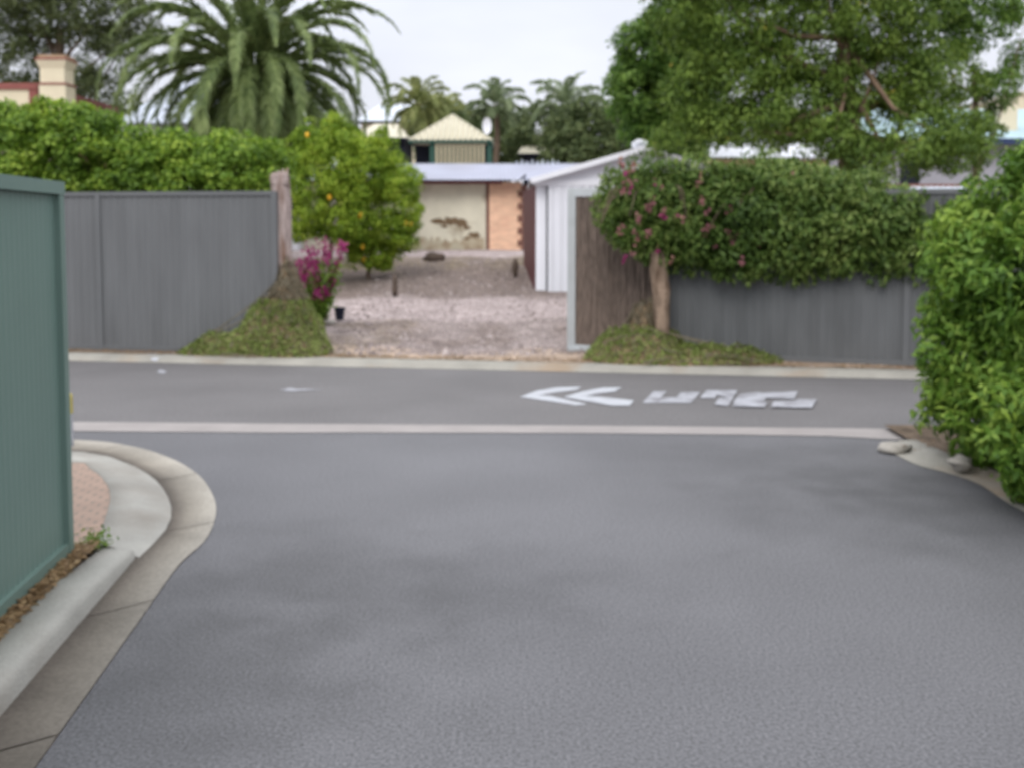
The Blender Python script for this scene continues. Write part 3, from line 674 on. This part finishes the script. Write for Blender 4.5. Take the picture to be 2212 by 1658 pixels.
# right hand houses
r = thing('white_roofed_building', (xat(1660,26), 26, .5), 'low building with a white roof edge above the pink flowered climber', 'building')
z1_, z0_ = P(1600,311,26).z, P(1600,340,26).z
mb = MB(); mb.corr((xat(1532,26),26,z0_), (xat(1800,26),26,z0_), (xat(1800,26),27.2,z1_+.12), (xat(1532,26),27.2,z1_+.12), 26, .02); mb.build('roof', M['whitetrim'], r)
mb = MB(); mb.box(xat(1536,26), xat(1796,26), 26.3, 29, .4, z0_-.03); mb.build('wall', mat('yellow_cream_render', (.62,.48,.27), .9, .08, 3), r)
mb = MB(); mb.box(xat(1620,26), xat(1680,26), 26.26, 26.299, z0_-1.6, z0_-.6); mb.build('window', M['dark'], r)
r = thing('gabled_house', (xat(2000,30), 30, .5), 'house with a pale blue roof behind the big olive green tree', 'house')
zl = P(1780,312,30).z; ze_ = P(1900,300,30).z; zr_ = P(1860,250,30).z
mb = MB(); mb.corr((xat(1800,30),30,ze_), (xat(2420,30),30,ze_), (xat(2420,30),34,zr_+.6), (xat(1848,30),34,zr_+.6), 60, .025); mb.build('roof', M['blueroof'], r)
mb = MB(); mb.bar(P(1776,316,29.95), P(1842,252,29.95), .12, .2); mb.build('barge_board', M['whitetrim'], r)
mb = MB(); mb.box(xat(1805,30), xat(2420,30), 30.4, 34, .4, ze_-.05); mb.build('wall', mat('lavender_grey_render', (.36,.36,.41), .8, .1, 2), r)
mb = MB(); mb.box(xat(1840,30), xat(2420,30), 29.9, 29.99, ze_-.16, ze_); mb.build('gutter', mat('navy_gutter', (.03,.05,.12), .6, .05, 3), r)
for px in (1950,):
    w = MB(); w.box(xat(px,30), xat(px+42,30), 30.35, 30.399, ze_-1.35, ze_-.45); w.build('window', M['dark'], r)
mb = MB(); mb.box(xat(2152,31), xat(2188,31), 31, 31.6, zr_-.6, P(2170,228,31).z); mb.build('chimney', M['cream'], r)
r = thing('tall_cream_building', (xat(2300,40), 40, .8), 'tall cream wall at the very right edge beyond the houses', 'building')
mb = MB(); mb.box(xat(2188,40), xat(2500,40), 40, 46, .7, P(2200,205,40).z); mb.build('wall', M['cream'], r)
mb = MB(); zq = P(2200,205,40).z; mb.box(xat(2184,40), xat(2504,40), 39.9, 46.1, zq, zq+.12); mb.build('roof_edge', M['creamroof'], r)
r = thing('low_grey_shed', (xat(1965,17), 17, .2), 'low grey corrugated shed roof behind the right fence', 'shed')
za, zb_ = P(1960,430,17).z, P(1960,404,18.5).z
mb = MB(); mb.corr((xat(1862,17),17,za), (xat(2330,17),17,za), (xat(2330,17),18.5,zb_), (xat(1862,17),18.5,zb_), 34, .015); mb.build('roof', M['paleroof'], r)
mb = MB(); mb.box(xat(1868,17), xat(2325,17), 17.15, 18.4, .15, za-.03); mb.build('wall', M['greyf2'], r)
mb = MB(); mb.box(xat(1862,17), xat(2330,17), 18.5, 18.56, zb_-.1, zb_+.05); mb.build('ridge_flashing', M['brickd'], r)

# ------------------------------------------------------------------ trees
def tree(name, label, base, top, tr, limbs, ells, ncl, crad, per, ln, wd, lm, seed, group=None, bark='bark', droop=.4, lo=.6):
    r = thing(name, base, label, 'tree', group); rs = random.Random(seed)
    b, t = Vector(base), Vector(top); mb = MB(); n = 7
    pts = [b.lerp(t, i/(n-1))+Vector((rs.uniform(-1,1), rs.uniform(-1,1), 0))*tr*.6*(1 if 0 < i < n-1 else 0) for i in range(n)]
    mb.tube(pts, [tr*(1-.55*i/(n-1)) for i in range(n)], 9, .06); mb.build('trunk', M[bark], r, True)
    mb = MB()
    for k in range(limbs):
        c = ells[k % len(ells)][0]; c = Vector(c)+Vector((rs.uniform(-.4,.4), rs.uniform(-.4,.4), rs.uniform(-.2,.3)))
        s = b.lerp(t, rs.uniform(.45, .98)); m_ = s.lerp(c, .5)+Vector((0, 0, -.12*(c-s).length)) + Vector((rs.uniform(-.2,.2),)*3)
        q = [s, s.lerp(m_, .6), m_, m_.lerp(c, .6), c]; mb.tube(q, [tr*.34, tr*.24, tr*.16, tr*.10, tr*.04], 6, .05)
    mb.build('limbs', M[bark], r, True)
    foliage('crown', ells, ncl, crad, per, ln, wd, lm, r, seed, droop, lo)
    return r
TY = 21.0
ells = [E(*a) for a in (
    (1560,60,150,110,TY),(1560,200,130,100,TY),(1640,262,120,45,TY-.5),(1740,100,170,120,TY+.5),(1760,230,120,90,TY),
    (1900,50,150,110,TY),(1940,180,110,90,TY),(1985,290,85,70,TY-.8),(1890,345,60,42,TY-1),(1810,300,60,45,TY-.8),
    (2030,165,90,75,TY+1),(2070,285,75,52,TY),(1975,325,75,45,TY-1),(2075,335,65,40,TY-1),(1500,-110,160,120,TY),(1720,-130,210,130,TY),(1960,-120,190,120,TY),(1490,290,90,45,TY))]
tree('olive_green_tree', 'very large olive green tree with yellowing leaves behind the right fence', (xat(1850,TY), TY, .2), P(1830,60,TY), .24, 16, ells, 1400, .34, 60, .12, .05, M['L_olive'], 11, bark='barkpink', droop=.9, lo=.4)
ells = [E(*a) for a in ((2080,70,75,60,23),(2130,190,60,50,23),(2060,10,90,50,23),(2170,30,40,50,23),(2110,260,40,25,23),(2200,140,40,40,23))]
tree('sparse_tree', 'thin crowned tree with sky showing through at the upper right', (xat(2120,23), 23, .3), P(2105,150,23), .12, 5, ells, 210, .26, 46, .12, .05, M['L_green'], 12, droop=.8, lo=.2)
ells = [E(*a) for a in ((1405,110,75,75,25),(1400,210,78,80,25),(1440,290,90,50,25),(1470,60,80,75,25),(1470,170,90,90,25),(1370,180,40,60,25))]
tree('bushy_green_tree', 'bright mid green bushy tree forming the left side of the big tree mass', (xat(1430,25), 25, .4), P(1430,150,25), .17, 8, ells, 520, .34, 56, .14, .07, M['L_green'], 13, droop=.4, lo=.55)
ells = [E(*a) for a in ((60,40,120,90,38),(170,30,110,60,38),(40,160,90,70,38),(200,210,75,85,38),(255,100,70,50,38),(300,60,35,40,38),(120,230,90,60,38),(240,10,90,40,38),(60,-60,200,60,38))]
tree('gum_tree', 'dark gum tree with sky gaps at the upper left', (xat(130,38), 38, .9), P(130,60,38), .3, 10, ells, 620, .42, 52, .20, .06, M['L_gum'], 14, droop=1.4, lo=.35)
G_ = 'dark background trees behind the pavilion'
for i, (px, py, rx, ry, Y, lab) in enumerate((
    (1270,290,80,70,46,'dark dense tree just left of the big tree mass'),
    (1175,285,70,50,52,'dark tree behind the cream hip roof'),
    (1060,290,60,55,55,'dark tree directly right of the pavilion'),
    (960,270,55,50,58,'dark tree hidden behind the pavilion roof'),
    (860,320,60,50,62,'dark tree behind the cream roof left of the pavilion'))):
    el = [E(px,py,rx,ry,Y), E(px-rx*.6,py+ry*.3,rx*.6,ry*.7,Y), E(px+rx*.6,py+ry*.2,rx*.6,ry*.7,Y), E(px,py+ry,rx,ry,Y)]
    tree('background_tree', lab, (xat(px,Y), Y, 1), P(px,py,Y), .2, 4, el, 230, .5, 40, .26, .12, M['L_dark'], 30+i, group=G_)
G2 = 'tree line closing the view behind the houses'
for i, px in enumerate((-60, 330, 620, 1400, 1640, 1880, 2120, 2300)):
    Y = 64+3*(i % 3); el = [E(px,300,170,75,Y), E(px-90,350,110,80,Y), E(px+90,340,110,80,Y)]
    tree('background_tree', ('far tree behind the chimney house','far tree behind the pale iron roof','far tree behind the date palm','far tree behind the white garage','far tree behind the white roof edge','far tree behind the pale blue roof','far tree left of the tall cream wall','far tree behind the tall cream wall')[i], (xat(px,Y), Y, 1), P(px,320,Y), .2, 3, el, 120, .9, 34, .5, .25, M['L_dark'], 50+i, group=G2)

# palms
def frond(parent, base, az, el0, ln, droop, m, rng, nl=34, ll=.42, lw=.035, hang=.55, name='frond', fwd=.8):
    p = Vector(base); pts = [p.copy()]; n = 12; e_ = el0; dirs = []
    for i in range(n):
        d = Vector((math.cos(az)*math.cos(e_), math.sin(az)*math.cos(e_), math.sin(e_))); dirs.append(d)
        p = p+d*(ln/n); pts.append(p.copy()); e_ -= droop*(0.35+1.3*i/n)/n
        e_ = max(e_, R(-86))
    mb = MB(); mb.tube(pts, [.035*(1-.8*i/n)*ln/3 for i in range(n+1)], 4)
    for i in range(nl):
        t = .10+.90*(i+.5)/nl; k = min(int(t*n), n-1); q = pts[k].lerp(pts[k+1], t*n-k); d = dirs[k]
        side = d.cross(Vector((0,0,1)))
        if side.length < .1: side = Vector((-math.sin(az), math.cos(az), 0))
        side.normalize(); up = side.cross(d).normalized(); L_ = ll*math.sin(math.pi*(.18+.78*t))*rng.uniform(.85, 1.15)
        for s in (-1, 1):
            v = (d*fwd+side*s*(1.5-fwd)*.95+up*rng.uniform(-.1,.55)).normalized()
            mid = q+v*L_*.5; tip = q+v*L_+Vector((0,0,-L_*hang*rng.uniform(.6,1.3))); w = d*lw*.5
            b0 = len(mb.v); mb.v += [tuple(q-w*.6), tuple(q+w*.6), tuple(mid+w), tuple(tip), tuple(mid-w)]; mb.f.append([b0, b0+1, b0+2, b0+3, b0+4])
    return mb.build(name, m, parent)
def palm(name, label, px, py, Y, ln, nf, trr, m, seed, droop=(1.2,2.3), el=(1.45,-.5), nl=34, ll=.42, group=None, hang=.55, zb=.6, lw=.035, fwd=.8):
    rng = random.Random(seed); c = P(px, py, Y)
    r = thing(name, (c.x, Y, zb), label, 'palm tree', group)
    mb = MB(); h = c.z-zb; pts = [(c.x+.05*math.sin(i), Y, zb+h*i/10) for i in range(11)]
    mb.tube(pts, [trr*(1.15-.2*i/10+.08*(i % 2)) for i in range(11)], 12, .05); mb.build('trunk', M['bark'], r, True)
    for i in range(nf):
        t = i/(nf-1); az = i*2.39996+rng.uniform(-.2,.2); e0 = el[0]+(el[1]-el[0])*t**.85+rng.uniform(-.12,.12)
        dr = droop[0]+(droop[1]-droop[0])*(1-abs(2*t-1)*.6)+rng.uniform(-.15,.15)
        frond(r, c+Vector((math.cos(az)*trr*.7, math.sin(az)*trr*.7, -.25*t)), az, e0, ln*(.85+.25*math.sin(math.pi*min(1,t*1.4)))*rng.uniform(.92,1.08), dr, m, rng, nl, ll, hang=hang, lw=lw, fwd=fwd)
    return r
palm('date_palm', 'big date palm with a full arching crown behind the left hedge', 550, 148, 28, 4.1, 112, .40, M['L_palm'], 3, nl=92, ll=.48, el=(1.5,-.9), droop=(1.75,2.9), lw=.06, hang=.3, fwd=.9)
G3 = 'small feathery palms on the skyline'
palm('feather_palm', 'yellowish feathery palm above the pavilion roof', 905, 225, 47, 1.75, 26, .12, M['L_spalm'], 5, nl=30, ll=.5, group=G3, zb=.9, el=(1.5,-.6), lw=.08)
palm('feather_palm', 'shorter yellowish palm just right of and behind the first', 945, 240, 50, 1.8, 18, .12, M['L_spalm'], 15, nl=22, ll=.5, group=G3, zb=.9, el=(1.3,-.3), lw=.07)
palm('feather_palm', 'middle feathery palm between the pavilion and the big tree', 1072, 228, 48, 1.7, 20, .12, M['L_gpalm'], 6, nl=30, ll=.5, group=G3, zb=.9, el=(1.55,-.1), lw=.08)
palm('feather_palm', 'rightmost feathery palm, its fronds forked above the dark trees', 1222, 232, 47, 2.1, 20, .12, M['L_gpalm'], 8, nl=30, ll=.55, group=G3, zb=.9, el=(1.5,-.1), lw=.08)

# lemon trees
def lemons(r, ells, n, seed):
    rng = np.random.default_rng(seed); k = 0
    while k < n:
        e_ = ells[rng.integers(len(ells))]; d = rng.normal(size=3); d[1] = -abs(d[1]); d /= np.linalg.norm(d)
        if d[2] > .25: continue
        c = np.array(e_[0])+d*np.array(e_[1])*1.03
        if any((((c-np.array(o[0]))/np.array(o[1]))**2).sum() < .95 for o in ells): continue
        mb = MB(); s = .048
        mb.tube([Vector(c)+Vector((0,0,z)) for z in (.07,.052,.02,-.02,-.05,-.068)], [.008,.032,.05,.05,.03,.01], 8); mb.build('lemon', M['lemon'], r, True); k += 1
LY = 25.0
e1 = [E(*a) for a in ((665,400,78,115,LY-1),(735,360,75,85,LY-1),(690,300,62,42,LY-1),(640,470,55,50,LY-1),(740,450,60,75,LY-1),(640,350,50,50,LY-1),(612,410,40,85,LY-1),(722,285,22,38,LY-1),(762,300,22,30,LY-1))]
r = tree('lemon_tree', 'taller lemon tree nearest the left fence, behind the weathered post', (xat(716,LY-1), LY-1, .3), P(712,480,LY-1), .05, 8, e1, 520, .20, 60, .085, .042, M['L_lemon'], 21, droop=.3)
lemons(r, e1, 3, 3)
e2 = [E(*a) for a in ((812,470,78,100,LY),(855,425,54,88,LY),(790,385,70,70,LY),(825,338,30,42,LY),(770,500,48,60,LY),(865,500,32,45,LY),(822,302,12,30,LY),(800,335,40,40,LY),(802,548,52,34,LY))]
r = tree('lemon_tree', 'rounded lemon tree with orange fruit in front of the old outbuilding', (xat(797,LY), LY, .33), P(800,540,LY), .06, 8, e2, 560, .20, 60, .085, .042, M['L_lemon'], 22, droop=.3)
lemons(r, e2[:4], 7, 4)

# ------------------------------------------------------------------ hedges and climbers
rng = np.random.default_rng(1)
r = thing('clipped_hedge', P(250,752,14.2), 'leafy green hedge rising above the left grey fence', 'hedge')
hl = lumps(-260, 592, ([-300,0,60,110,190,235,260,350,385,430,480,560,640], [230,232,245,228,232,262,292,300,290,312,304,312,316]), ([-300,640], [440,450]), lambda t: 14.6-1.2*t, .55, 22, rng)
for i in range(46):
    px = rng.uniform(-240, 575); tp = np.interp(px, [-300,0,60,110,190,235,260,350,385,430,480,560,640], [230,232,245,228,232,262,292,300,290,312,304,312,316])
    hl.append(E(px, tp+24, 8, rng.uniform(12,30), 14.0-.001*px, .10))
foliage('foliage', hl, 1500, .17, 54, .075, .045, M['L_hedge'], r, 41, .2, .75, 1.05)
mb = MB()
for i in range(16):
    px = -220+i*54; x = xat(px,14.3); mb.tube([(x,14.5-.05*i,.1),(x+.05,14.5-.05*i,1.2),(x,14.45-.05*i,2.4)], [.03,.025,.012], 6)
mb.build('stems', M['bark'], r)
rng2 = np.random.default_rng(8)
for cx, cy in ((30,345),(60,335),(90,360),(110,385),(140,345),(60,385),(170,395),(20,395),(130,370),(262,290),(280,300)):
    C = np.array([tuple(P(cx+rng2.normal()*8, cy+rng2.normal()*8, 13.85)) for k in range(8)])
    leaves('flower', C, np.tile([0,-1,.2], (len(C),1)), .09, .06, M['F_white'], r, rng2)

r = thing('large_hedge', LANE(4.0, 5.5, .03), 'large bright green hedge bulging over the lane at the right edge', 'hedge')
hl = []
for y, u in ((7.0,4.0),(6.4,4.02),(5.7,4.08),(4.9,4.15),(4.1,4.15),(3.3,4.15)):
    c = LANE(u, y)
    hl.append(((c.x, c.y, 1.22), (.60, .55, .62))); hl.append(((c.x+.06, c.y, .66), (.58, .50, .55)))
    hl.append(((c.x+.13, c.y, 1.66), (.50, .50, .47)))
hl.append(((LANE(3.93,6.95).x, 6.95, .80), (.56,.42,.50)))
hl.append(((LANE(4.0,6.95).x, 6.95, 1.42), (.54,.45,.48)))
hl.append(((LANE(3.78,6.9).x, 6.9, .34), (.42,.36,.28)))
hl.append(((LANE(4.22,6.6).x, 6.6, 1.72), (.5,.6,.48)))
for y, u in ((6.9, 3.98), (6.4, 3.86), (5.95, 3.76), (5.5, 3.72), (5.1, 3.72)):
    c = LANE(u, y); hl.append(((c.x, c.y, .44), (.52, .42, .40)))
foliage('foliage', hl, 1700, .14, 72, .075, .030, M['L_near'], r, 42, .7, .74, 1.06)
mb = MB()
for i in range(7):
    c = LANE(4.1, 3.2+.62*i); mb.tube([(c.x,c.y,-.02),(c.x+.05,c.y,.7),(c.x,c.y,1.5)], [.035,.03,.015], 6)
mb.build('stems', M['bark'], r)

r = thing('flowering_climber', (2.9, 11.9, .08), 'dark green climber with pink flowers spilling over the right grey fence', 'climber')
rng = np.random.default_rng(2)
top = ([1300,1340,1400,1500,1560,1620,1700,1800,1850,1900,2000,2150], [435,400,362,352,366,366,364,372,398,418,440,455])
bot = ([1300,1340,1400,1450,1550,1650,1800,1950,2150], [485,510,535,572,575,582,585,582,606])
hl = lumps(1392, 2160, top, bot, lambda t: 12.15-.75*t, .36, 16, rng)
hl.append(E(1358,455,42,60,12.1,.3)); hl.append(E(1345,400,22,22,12.1,.2))
foliage('foliage', hl, 1300, .17, 58, .075, .034, M['L_boug'], r, 43, 1.2, .66, 1.16)
mb = MB(); rs = random.Random(4)
for i in range(16):                                   # long loose shoots
    px = 1330+rs.random()**1.6*500; py = rs.uniform(380,470); d = -1 if px < 1420 else rs.choice((-1,1))
    a = P(px, py, 11.9); b = P(px+d*rs.uniform(15,45), py+rs.uniform(30,90), 11.6); m_ = a.lerp(b,.5)+Vector((0,-.1,.1))
    mb = MB(); mb.tube([a,m_,b], [.008,.006,.003], 4); mb.build('shoot', M['bark'], r)
rng = np.random.default_rng(77)
for k in range(48):
    px = 1335+rng.random()**1.1*440; py = rng.uniform(375,575); Y = 11.62-.05*rng.random()
    if k < 5: px, py = rng.uniform(1340,1372), rng.uniform(352,400)
    if k > 45: px, py = rng.uniform(1880,2010), rng.uniform(540,580)
    C = np.array([tuple(P(px+rng.normal()*3.5, py+rng.normal()*6, Y)) for q in range(rng.integers(4,9))])
    leaves('flower', C, np.tile([0,-1,.2], (len(C),1)), .06, .045, M['F_pink'] if k % 6 == 0 else M['F_pink2'], r, rng)

# creeping plants at the posts
def mound(name, label, hf, x0, x1, y0, y1, n, seed, mats, ln=.05, hmax_twig=.7):
    rng = np.random.default_rng(seed); root = thing(name, ((x0+x1)/2, (y0+y1)/2, .08), label, 'creeping plant')
    nx_, ny_ = 50, 22; V = []; F = []
    for j in range(ny_+1):
        for i in range(nx_+1):
            x = x0+(x1-x0)*i/nx_; y = y0+(y1-y0)*j/ny_; V.append((x, y, .06+max(0, hf(x,y)-.02)))
    for j in range(ny_):
        for i in range(nx_):
            q = [j*(nx_+1)+i, j*(nx_+1)+i+1, (j+1)*(nx_+1)+i+1, (j+1)*(nx_+1)+i]
            if max(V[k][2] for k in q) > .062: F.append(q)
    mesh('leaf_litter_core', V, F, M['mulch'], root, True)
    C, Nn, T = [], [], []
    while len(C) < n:
        x, y = rng.uniform(x0,x1), rng.uniform(y0,y1); h = hf(x,y)
        gx, gy = (hf(x+.02,y)-h)/.02, (hf(x,y+.02)-h)/.02; sl = math.sqrt(1+gx*gx+gy*gy)
        if h < .015 or rng.random() > sl/5: continue
        nn = np.array([-gx, -gy, 1])/sl; C.append((x+nn[0]*rng.uniform(0,.035), y+nn[1]*rng.uniform(0,.035), .07+h+nn[2]*rng.uniform(-.02,.035))); Nn.append(nn); T.append(h)
    C, Nn, T = map(np.array, (C, Nn, T)); dry = (T > hmax_twig) | (rng.random(len(T)) < .12)
    leaves('foliage', C[~dry], Nn[~dry], ln*1.15, ln*.32, mats[0], root, rng, .3)
    leaves('dry_growth', C[dry], Nn[dry], ln*1.3, ln*.3, mats[1], root, rng, 1.5)
    for k in range(9):
        x = rng.uniform(x0+.3, x1-.3); y = rng.uniform(y0+.1, y1-.5); pts_ = []
        for q in range(6): xx = x+.09*q*rng.choice((-1,1))*(.4+rng.random()); yy = y+rng.normal()*.03; pts_.append((xx, yy, .09+hf(xx,yy)+.03*rng.random()))
        mb = MB(); mb.tube(pts_, [.006]*5+[.002], 4); mb.build('runner', mats[1], root)
    return root
def hfL(x, y):
    cx, cy = -2.70, 12.62
    dx, dy = x-cx, y-cy; h = 0
    r_ = math.hypot(dx*(1.0 if dx > 0 else .85), dy*1.15)
    h = max(h, 1.12*max(0, 1-r_/.60)**1.05)
    r2_ = math.hypot((x+3.2)/.95, (y-12.40)/.42)
    h = max(h, .27*max(0, 1-r2_**2)**.6)
    h *= 1+.34*mnoise.noise(Vector((x*4, y*4, 1)))+.22*mnoise.noise(Vector((x*11, y*11, 2)))
    f = min(max((y-(kerb_y(x)+.14))/.10, 0), 1)
    f *= min(max((-2.17-x)/.12, 0), 1)**.5 * min(max((x+4.0)/.4, 0), 1)
    return h*f
mound('creeping_plant', 'tall green cone of creeper climbing the weathered post at left of the driveway', hfL, -4.1, -2.1, 12.05, 13.3, 11000, 5, (M['L_cover'], M['L_twig']), .05, .66)
def hfR(x, y):
    r1 = math.hypot((x-1.45)/.62, (y-12.0)/.45); r2_ = math.hypot((x-2.1)/.9, (y-11.75)/.30); r3 = math.hypot((x-1.48)/.25, (y-12.1)/.25)
    h = max(.38*max(0, 1-r1**2)**.7, .19*max(0, 1-r2_**2)**.6, .62*max(0, 1-r3**2))
    h *= 1+.35*mnoise.noise(Vector((x*4, y*4, 4)))+.25*mnoise.noise(Vector((x*11, y*11, 5)))
    return h*min(max((y-(kerb_y(x)+.10))/.08, 0), 1)
mound('creeping_plant', 'low spreading creeper round the stump at right of the driveway', hfR, .8, 3.1, 11.2, 12.6, 7000, 6, (M['L_cover'], M['L_twig']), .05, .40)

# ------------------------------------------------------------------ small things
r = thing('flowering_shrub', P(690,690,16), 'young shrub with magenta flowers beside the creeper covered post', 'shrub')
mb = MB(); rs = random.Random(9); tips = []
for k in range(20):
    b0 = P(695+rs.uniform(-6,6), 700, 16); tp = P(rs.uniform(642,750), rs.uniform(528,645), 16+rs.uniform(-.3,.3)); m_ = b0.lerp(tp,.5)+Vector((rs.uniform(-.06,.06),0,.03)); mb.tube([b0,m_,tp], [.011,.008,.004], 5); tips.append((b0,m_,tp))
mb.build('stems', mat('red_stem', (.16,.06,.05), .8, .1, 5), r)
rng = np.random.default_rng(3); C = []; Fl = []
for b0, m_, tp in tips:
    for k in range(110): q = b0.lerp(tp, rng.uniform(.25,.80)); C.append((q.x+rng.normal()*.05, q.y+rng.normal()*.05, q.z+rng.normal()*.05))
    q = m_.lerp(tp, rng.uniform(.55,1.0)); Fl.append(q); Fl.append(tp)
leaves('leaves', np.array(C), rng.normal(size=(len(C),3)), .07, .04, M['L_near'], r, rng)
for q in Fl:
    F3 = np.array([(q.x+rng.normal()*.035, q.y+rng.normal()*.035, q.z+rng.normal()*.055) for _ in range(20)])
    leaves('flower', F3, np.tile([0,-1,.2], (20,1)), .06, .05, M['F_pink'], r, rng)
c = G(734,692,.12); r = thing('plant_pot', c, 'small black plastic plant pot lying by the magenta shrub', 'plant pot')
def lathe(c, prof_, n=18):
    mb = MB()
    for rr, z in prof_:
        for k in range(n): a = 2*math.pi*k/n; mb.v.append((c.x+rr*math.cos(a), c.y+rr*math.sin(a), c.z+z))
    for i in range(len(prof_)-1):
        for k in range(n): mb.f.append([i*n+k, i*n+(k+1) % n, (i+1)*n+(k+1) % n, (i+1)*n+k])
    return mb
lathe(c, [(.001,0),(.06,0),(.085,.17),(.078,.17),(.05,.03),(.001,.03)]).build('pot_body', M['pot'], r)
lathe(c+Vector((0,0,.165)), [(.084,0),(.096,.002),(.096,.035),(.08,.035),(.08,0)]).build('pot_rim', M['pot'], r)

c = P(150,930,7.35); c = Vector((c.x, 7.35, .056)); r = thing('marker_post', c, 'short pale post with a yellow top peeping out behind the green fence corner', 'marker post')
hh = P(154,848,7.35).z-.056
lathe(c, [(.001,0),(.026,0),(.026,hh*.62),(.001,hh*.62)]).build('post_shaft', M['paint'], r)
lathe(c+Vector((0,0,hh*.62)), [(.001,.002),(.028,.002),(.028,hh*.33),(.018,hh*.38),(.001,hh*.38)]).build('post_cap', M['yellow'], r)

def rock(name, px, py, z, s, m, label, seed, squash=(1,1,.6), group=None, cat='rock'):
    c = G(px, py, z); rs = random.Random(seed); v = []; f = []; nu, nv = 10, 7
    for j in range(nv+1):
        th = math.pi*j/nv
        for i in range(nu):
            ph = 2*math.pi*i/nu; d = Vector((math.sin(th)*math.cos(ph), math.sin(th)*math.sin(ph), math.cos(th)))
            k = s*(1+.5*mnoise.noise(d*1.6+Vector((seed*3.1,0,0)))); v.append((c.x+d.x*k*squash[0], c.y+d.y*k*squash[1], c.z+s*squash[2]*.6+d.z*k*squash[2]))
    for j in range(nv):
        for i in range(nu): f.append([j*nu+i, j*nu+(i+1) % nu, (j+1)*nu+(i+1) % nu, (j+1)*nu+i])
    return tag(mesh(name, v, f, m, None, True), label, cat, group)
rock('garden_stump', 853, 634, .24, .13, M['darkstone'], 'dark upright stump at the left edge of the yard mound', 3, (.45,.45,1.9), cat='stump')
rock('rubble_heap', 938, 563, .78, .22, M['darkstone'], 'small dark heap on the yard before the cream wall', 5, (1.2,.8,.55), cat='rubble heap')
rock('garden_rock', 1113, 590, .5, .13, M['darkstone'], 'dark upright rock in the yard near the maroon wall', 6, (.6,.6,1.6))
rock('garden_rock', 655, 708, .1, .10, M['stone'], 'pale rock at the foot of the magenta shrub, nearest the post', 7)
rock('garden_rock', 712, 702, .11, .085, M['stone'], 'pale rock between the magenta shrub and the black pot', 8)
rock('kerb_rock', 1930, 976, .0, .10, M['stone'], 'pale concrete lump at the end of the right kerb', 9, (1,.9,.5))
rock('kerb_rock', 2075, 1008, .05, .075, M['stone'], 'small stone under the overhanging leaves of the right hedge', 10, (1,.9,.6))

# leaf litter along the fence foot and verges
def litter(name, fn, n, ln, m, seed):
    rng = np.random.default_rng(seed); C = np.array([fn(rng) for _ in range(n)]); o = leaves(name, C, np.tile([0,0,1.], (n,1)), ln, ln*.5, m, None, rng, 0, 2.0); return o
o = litter('leaf_litter', lambda g_: tuple(LANE(g_.uniform(-1.61,-1.515), g_.uniform(1.5,4.95), .09+g_.uniform(0,.015))), 1500, .035, M['litter'], 1); tag(o, 'dry brown leaf litter strewn along the foot of the green fence', 'leaf litter', kind='stuff')
def ff(g_):
    x = g_.uniform(-5.5, 5.0); y = kerb_y(x)+.22+abs(g_.normal())*.14; return (x, y, .088)
o = litter('verge_litter', ff, 2200, .04, M['litter'], 2); tag(o, 'tan leaf litter along the verge before the far fences', 'leaf litter', kind='stuff')
def fr(g_):
    p = off(cut, g_.uniform(.0,.4), 0)[g_.integers(40, 90)]; return (p.x, p.y, .06)
o = litter('kerb_litter', fr, 220, .04, M['litter'], 3); tag(o, 'brown leaf litter on the kerb below the large right hedge', 'leaf litter', kind='stuff')
c = Vector(LANE(-1.56, 4.98, .07)); rng = np.random.default_rng(4)
r = thing('grass_tuft', c, 'small green weed at the foot of the green fence corner', 'weed')
C = np.array([(c.x+rng.normal()*.035, c.y+.02+rng.normal()*.04, c.z+abs(rng.normal())*.03) for _ in range(150)])
leaves('blades', C, rng.normal(size=(150,3)), .035, .012, M['L_near'], r, rng, -1)
# gravel on the drive: loose stones
rs = np.random.default_rng(6); v = []; f = []
for k in range(9000):
    y = 12.4+rs.random()**1.3*18; x = rs.uniform(-3.2, 1.5)
    if y < kerb_y(x)+.5: continue
    s = rs.uniform(.010,.028)*(2.2 if rs.random() < .06 else 1); z = gz(x,y)-.003; b0 = len(v); a = rs.random()*3
    v += [(x+s*math.cos(a+q*2.1)*rs.uniform(.7,1.2), y+s*math.sin(a+q*2.1)*rs.uniform(.7,1.2), z) for q in range(3)]+[(x, y, z+s*1.1)]
    f += [[b0,b0+1,b0+3],[b0+1,b0+2,b0+3],[b0+2,b0,b0+3]]
o = mesh('driveway_gravel', v, f, leafmat('gravel_stone', (.16,.13,.12), (.30,.255,.25), (.52,.46,.45), trans=0, rough=.9)); tag(o, 'loose pinkish grey gravel covering the driveway', 'gravel', kind='stuff')
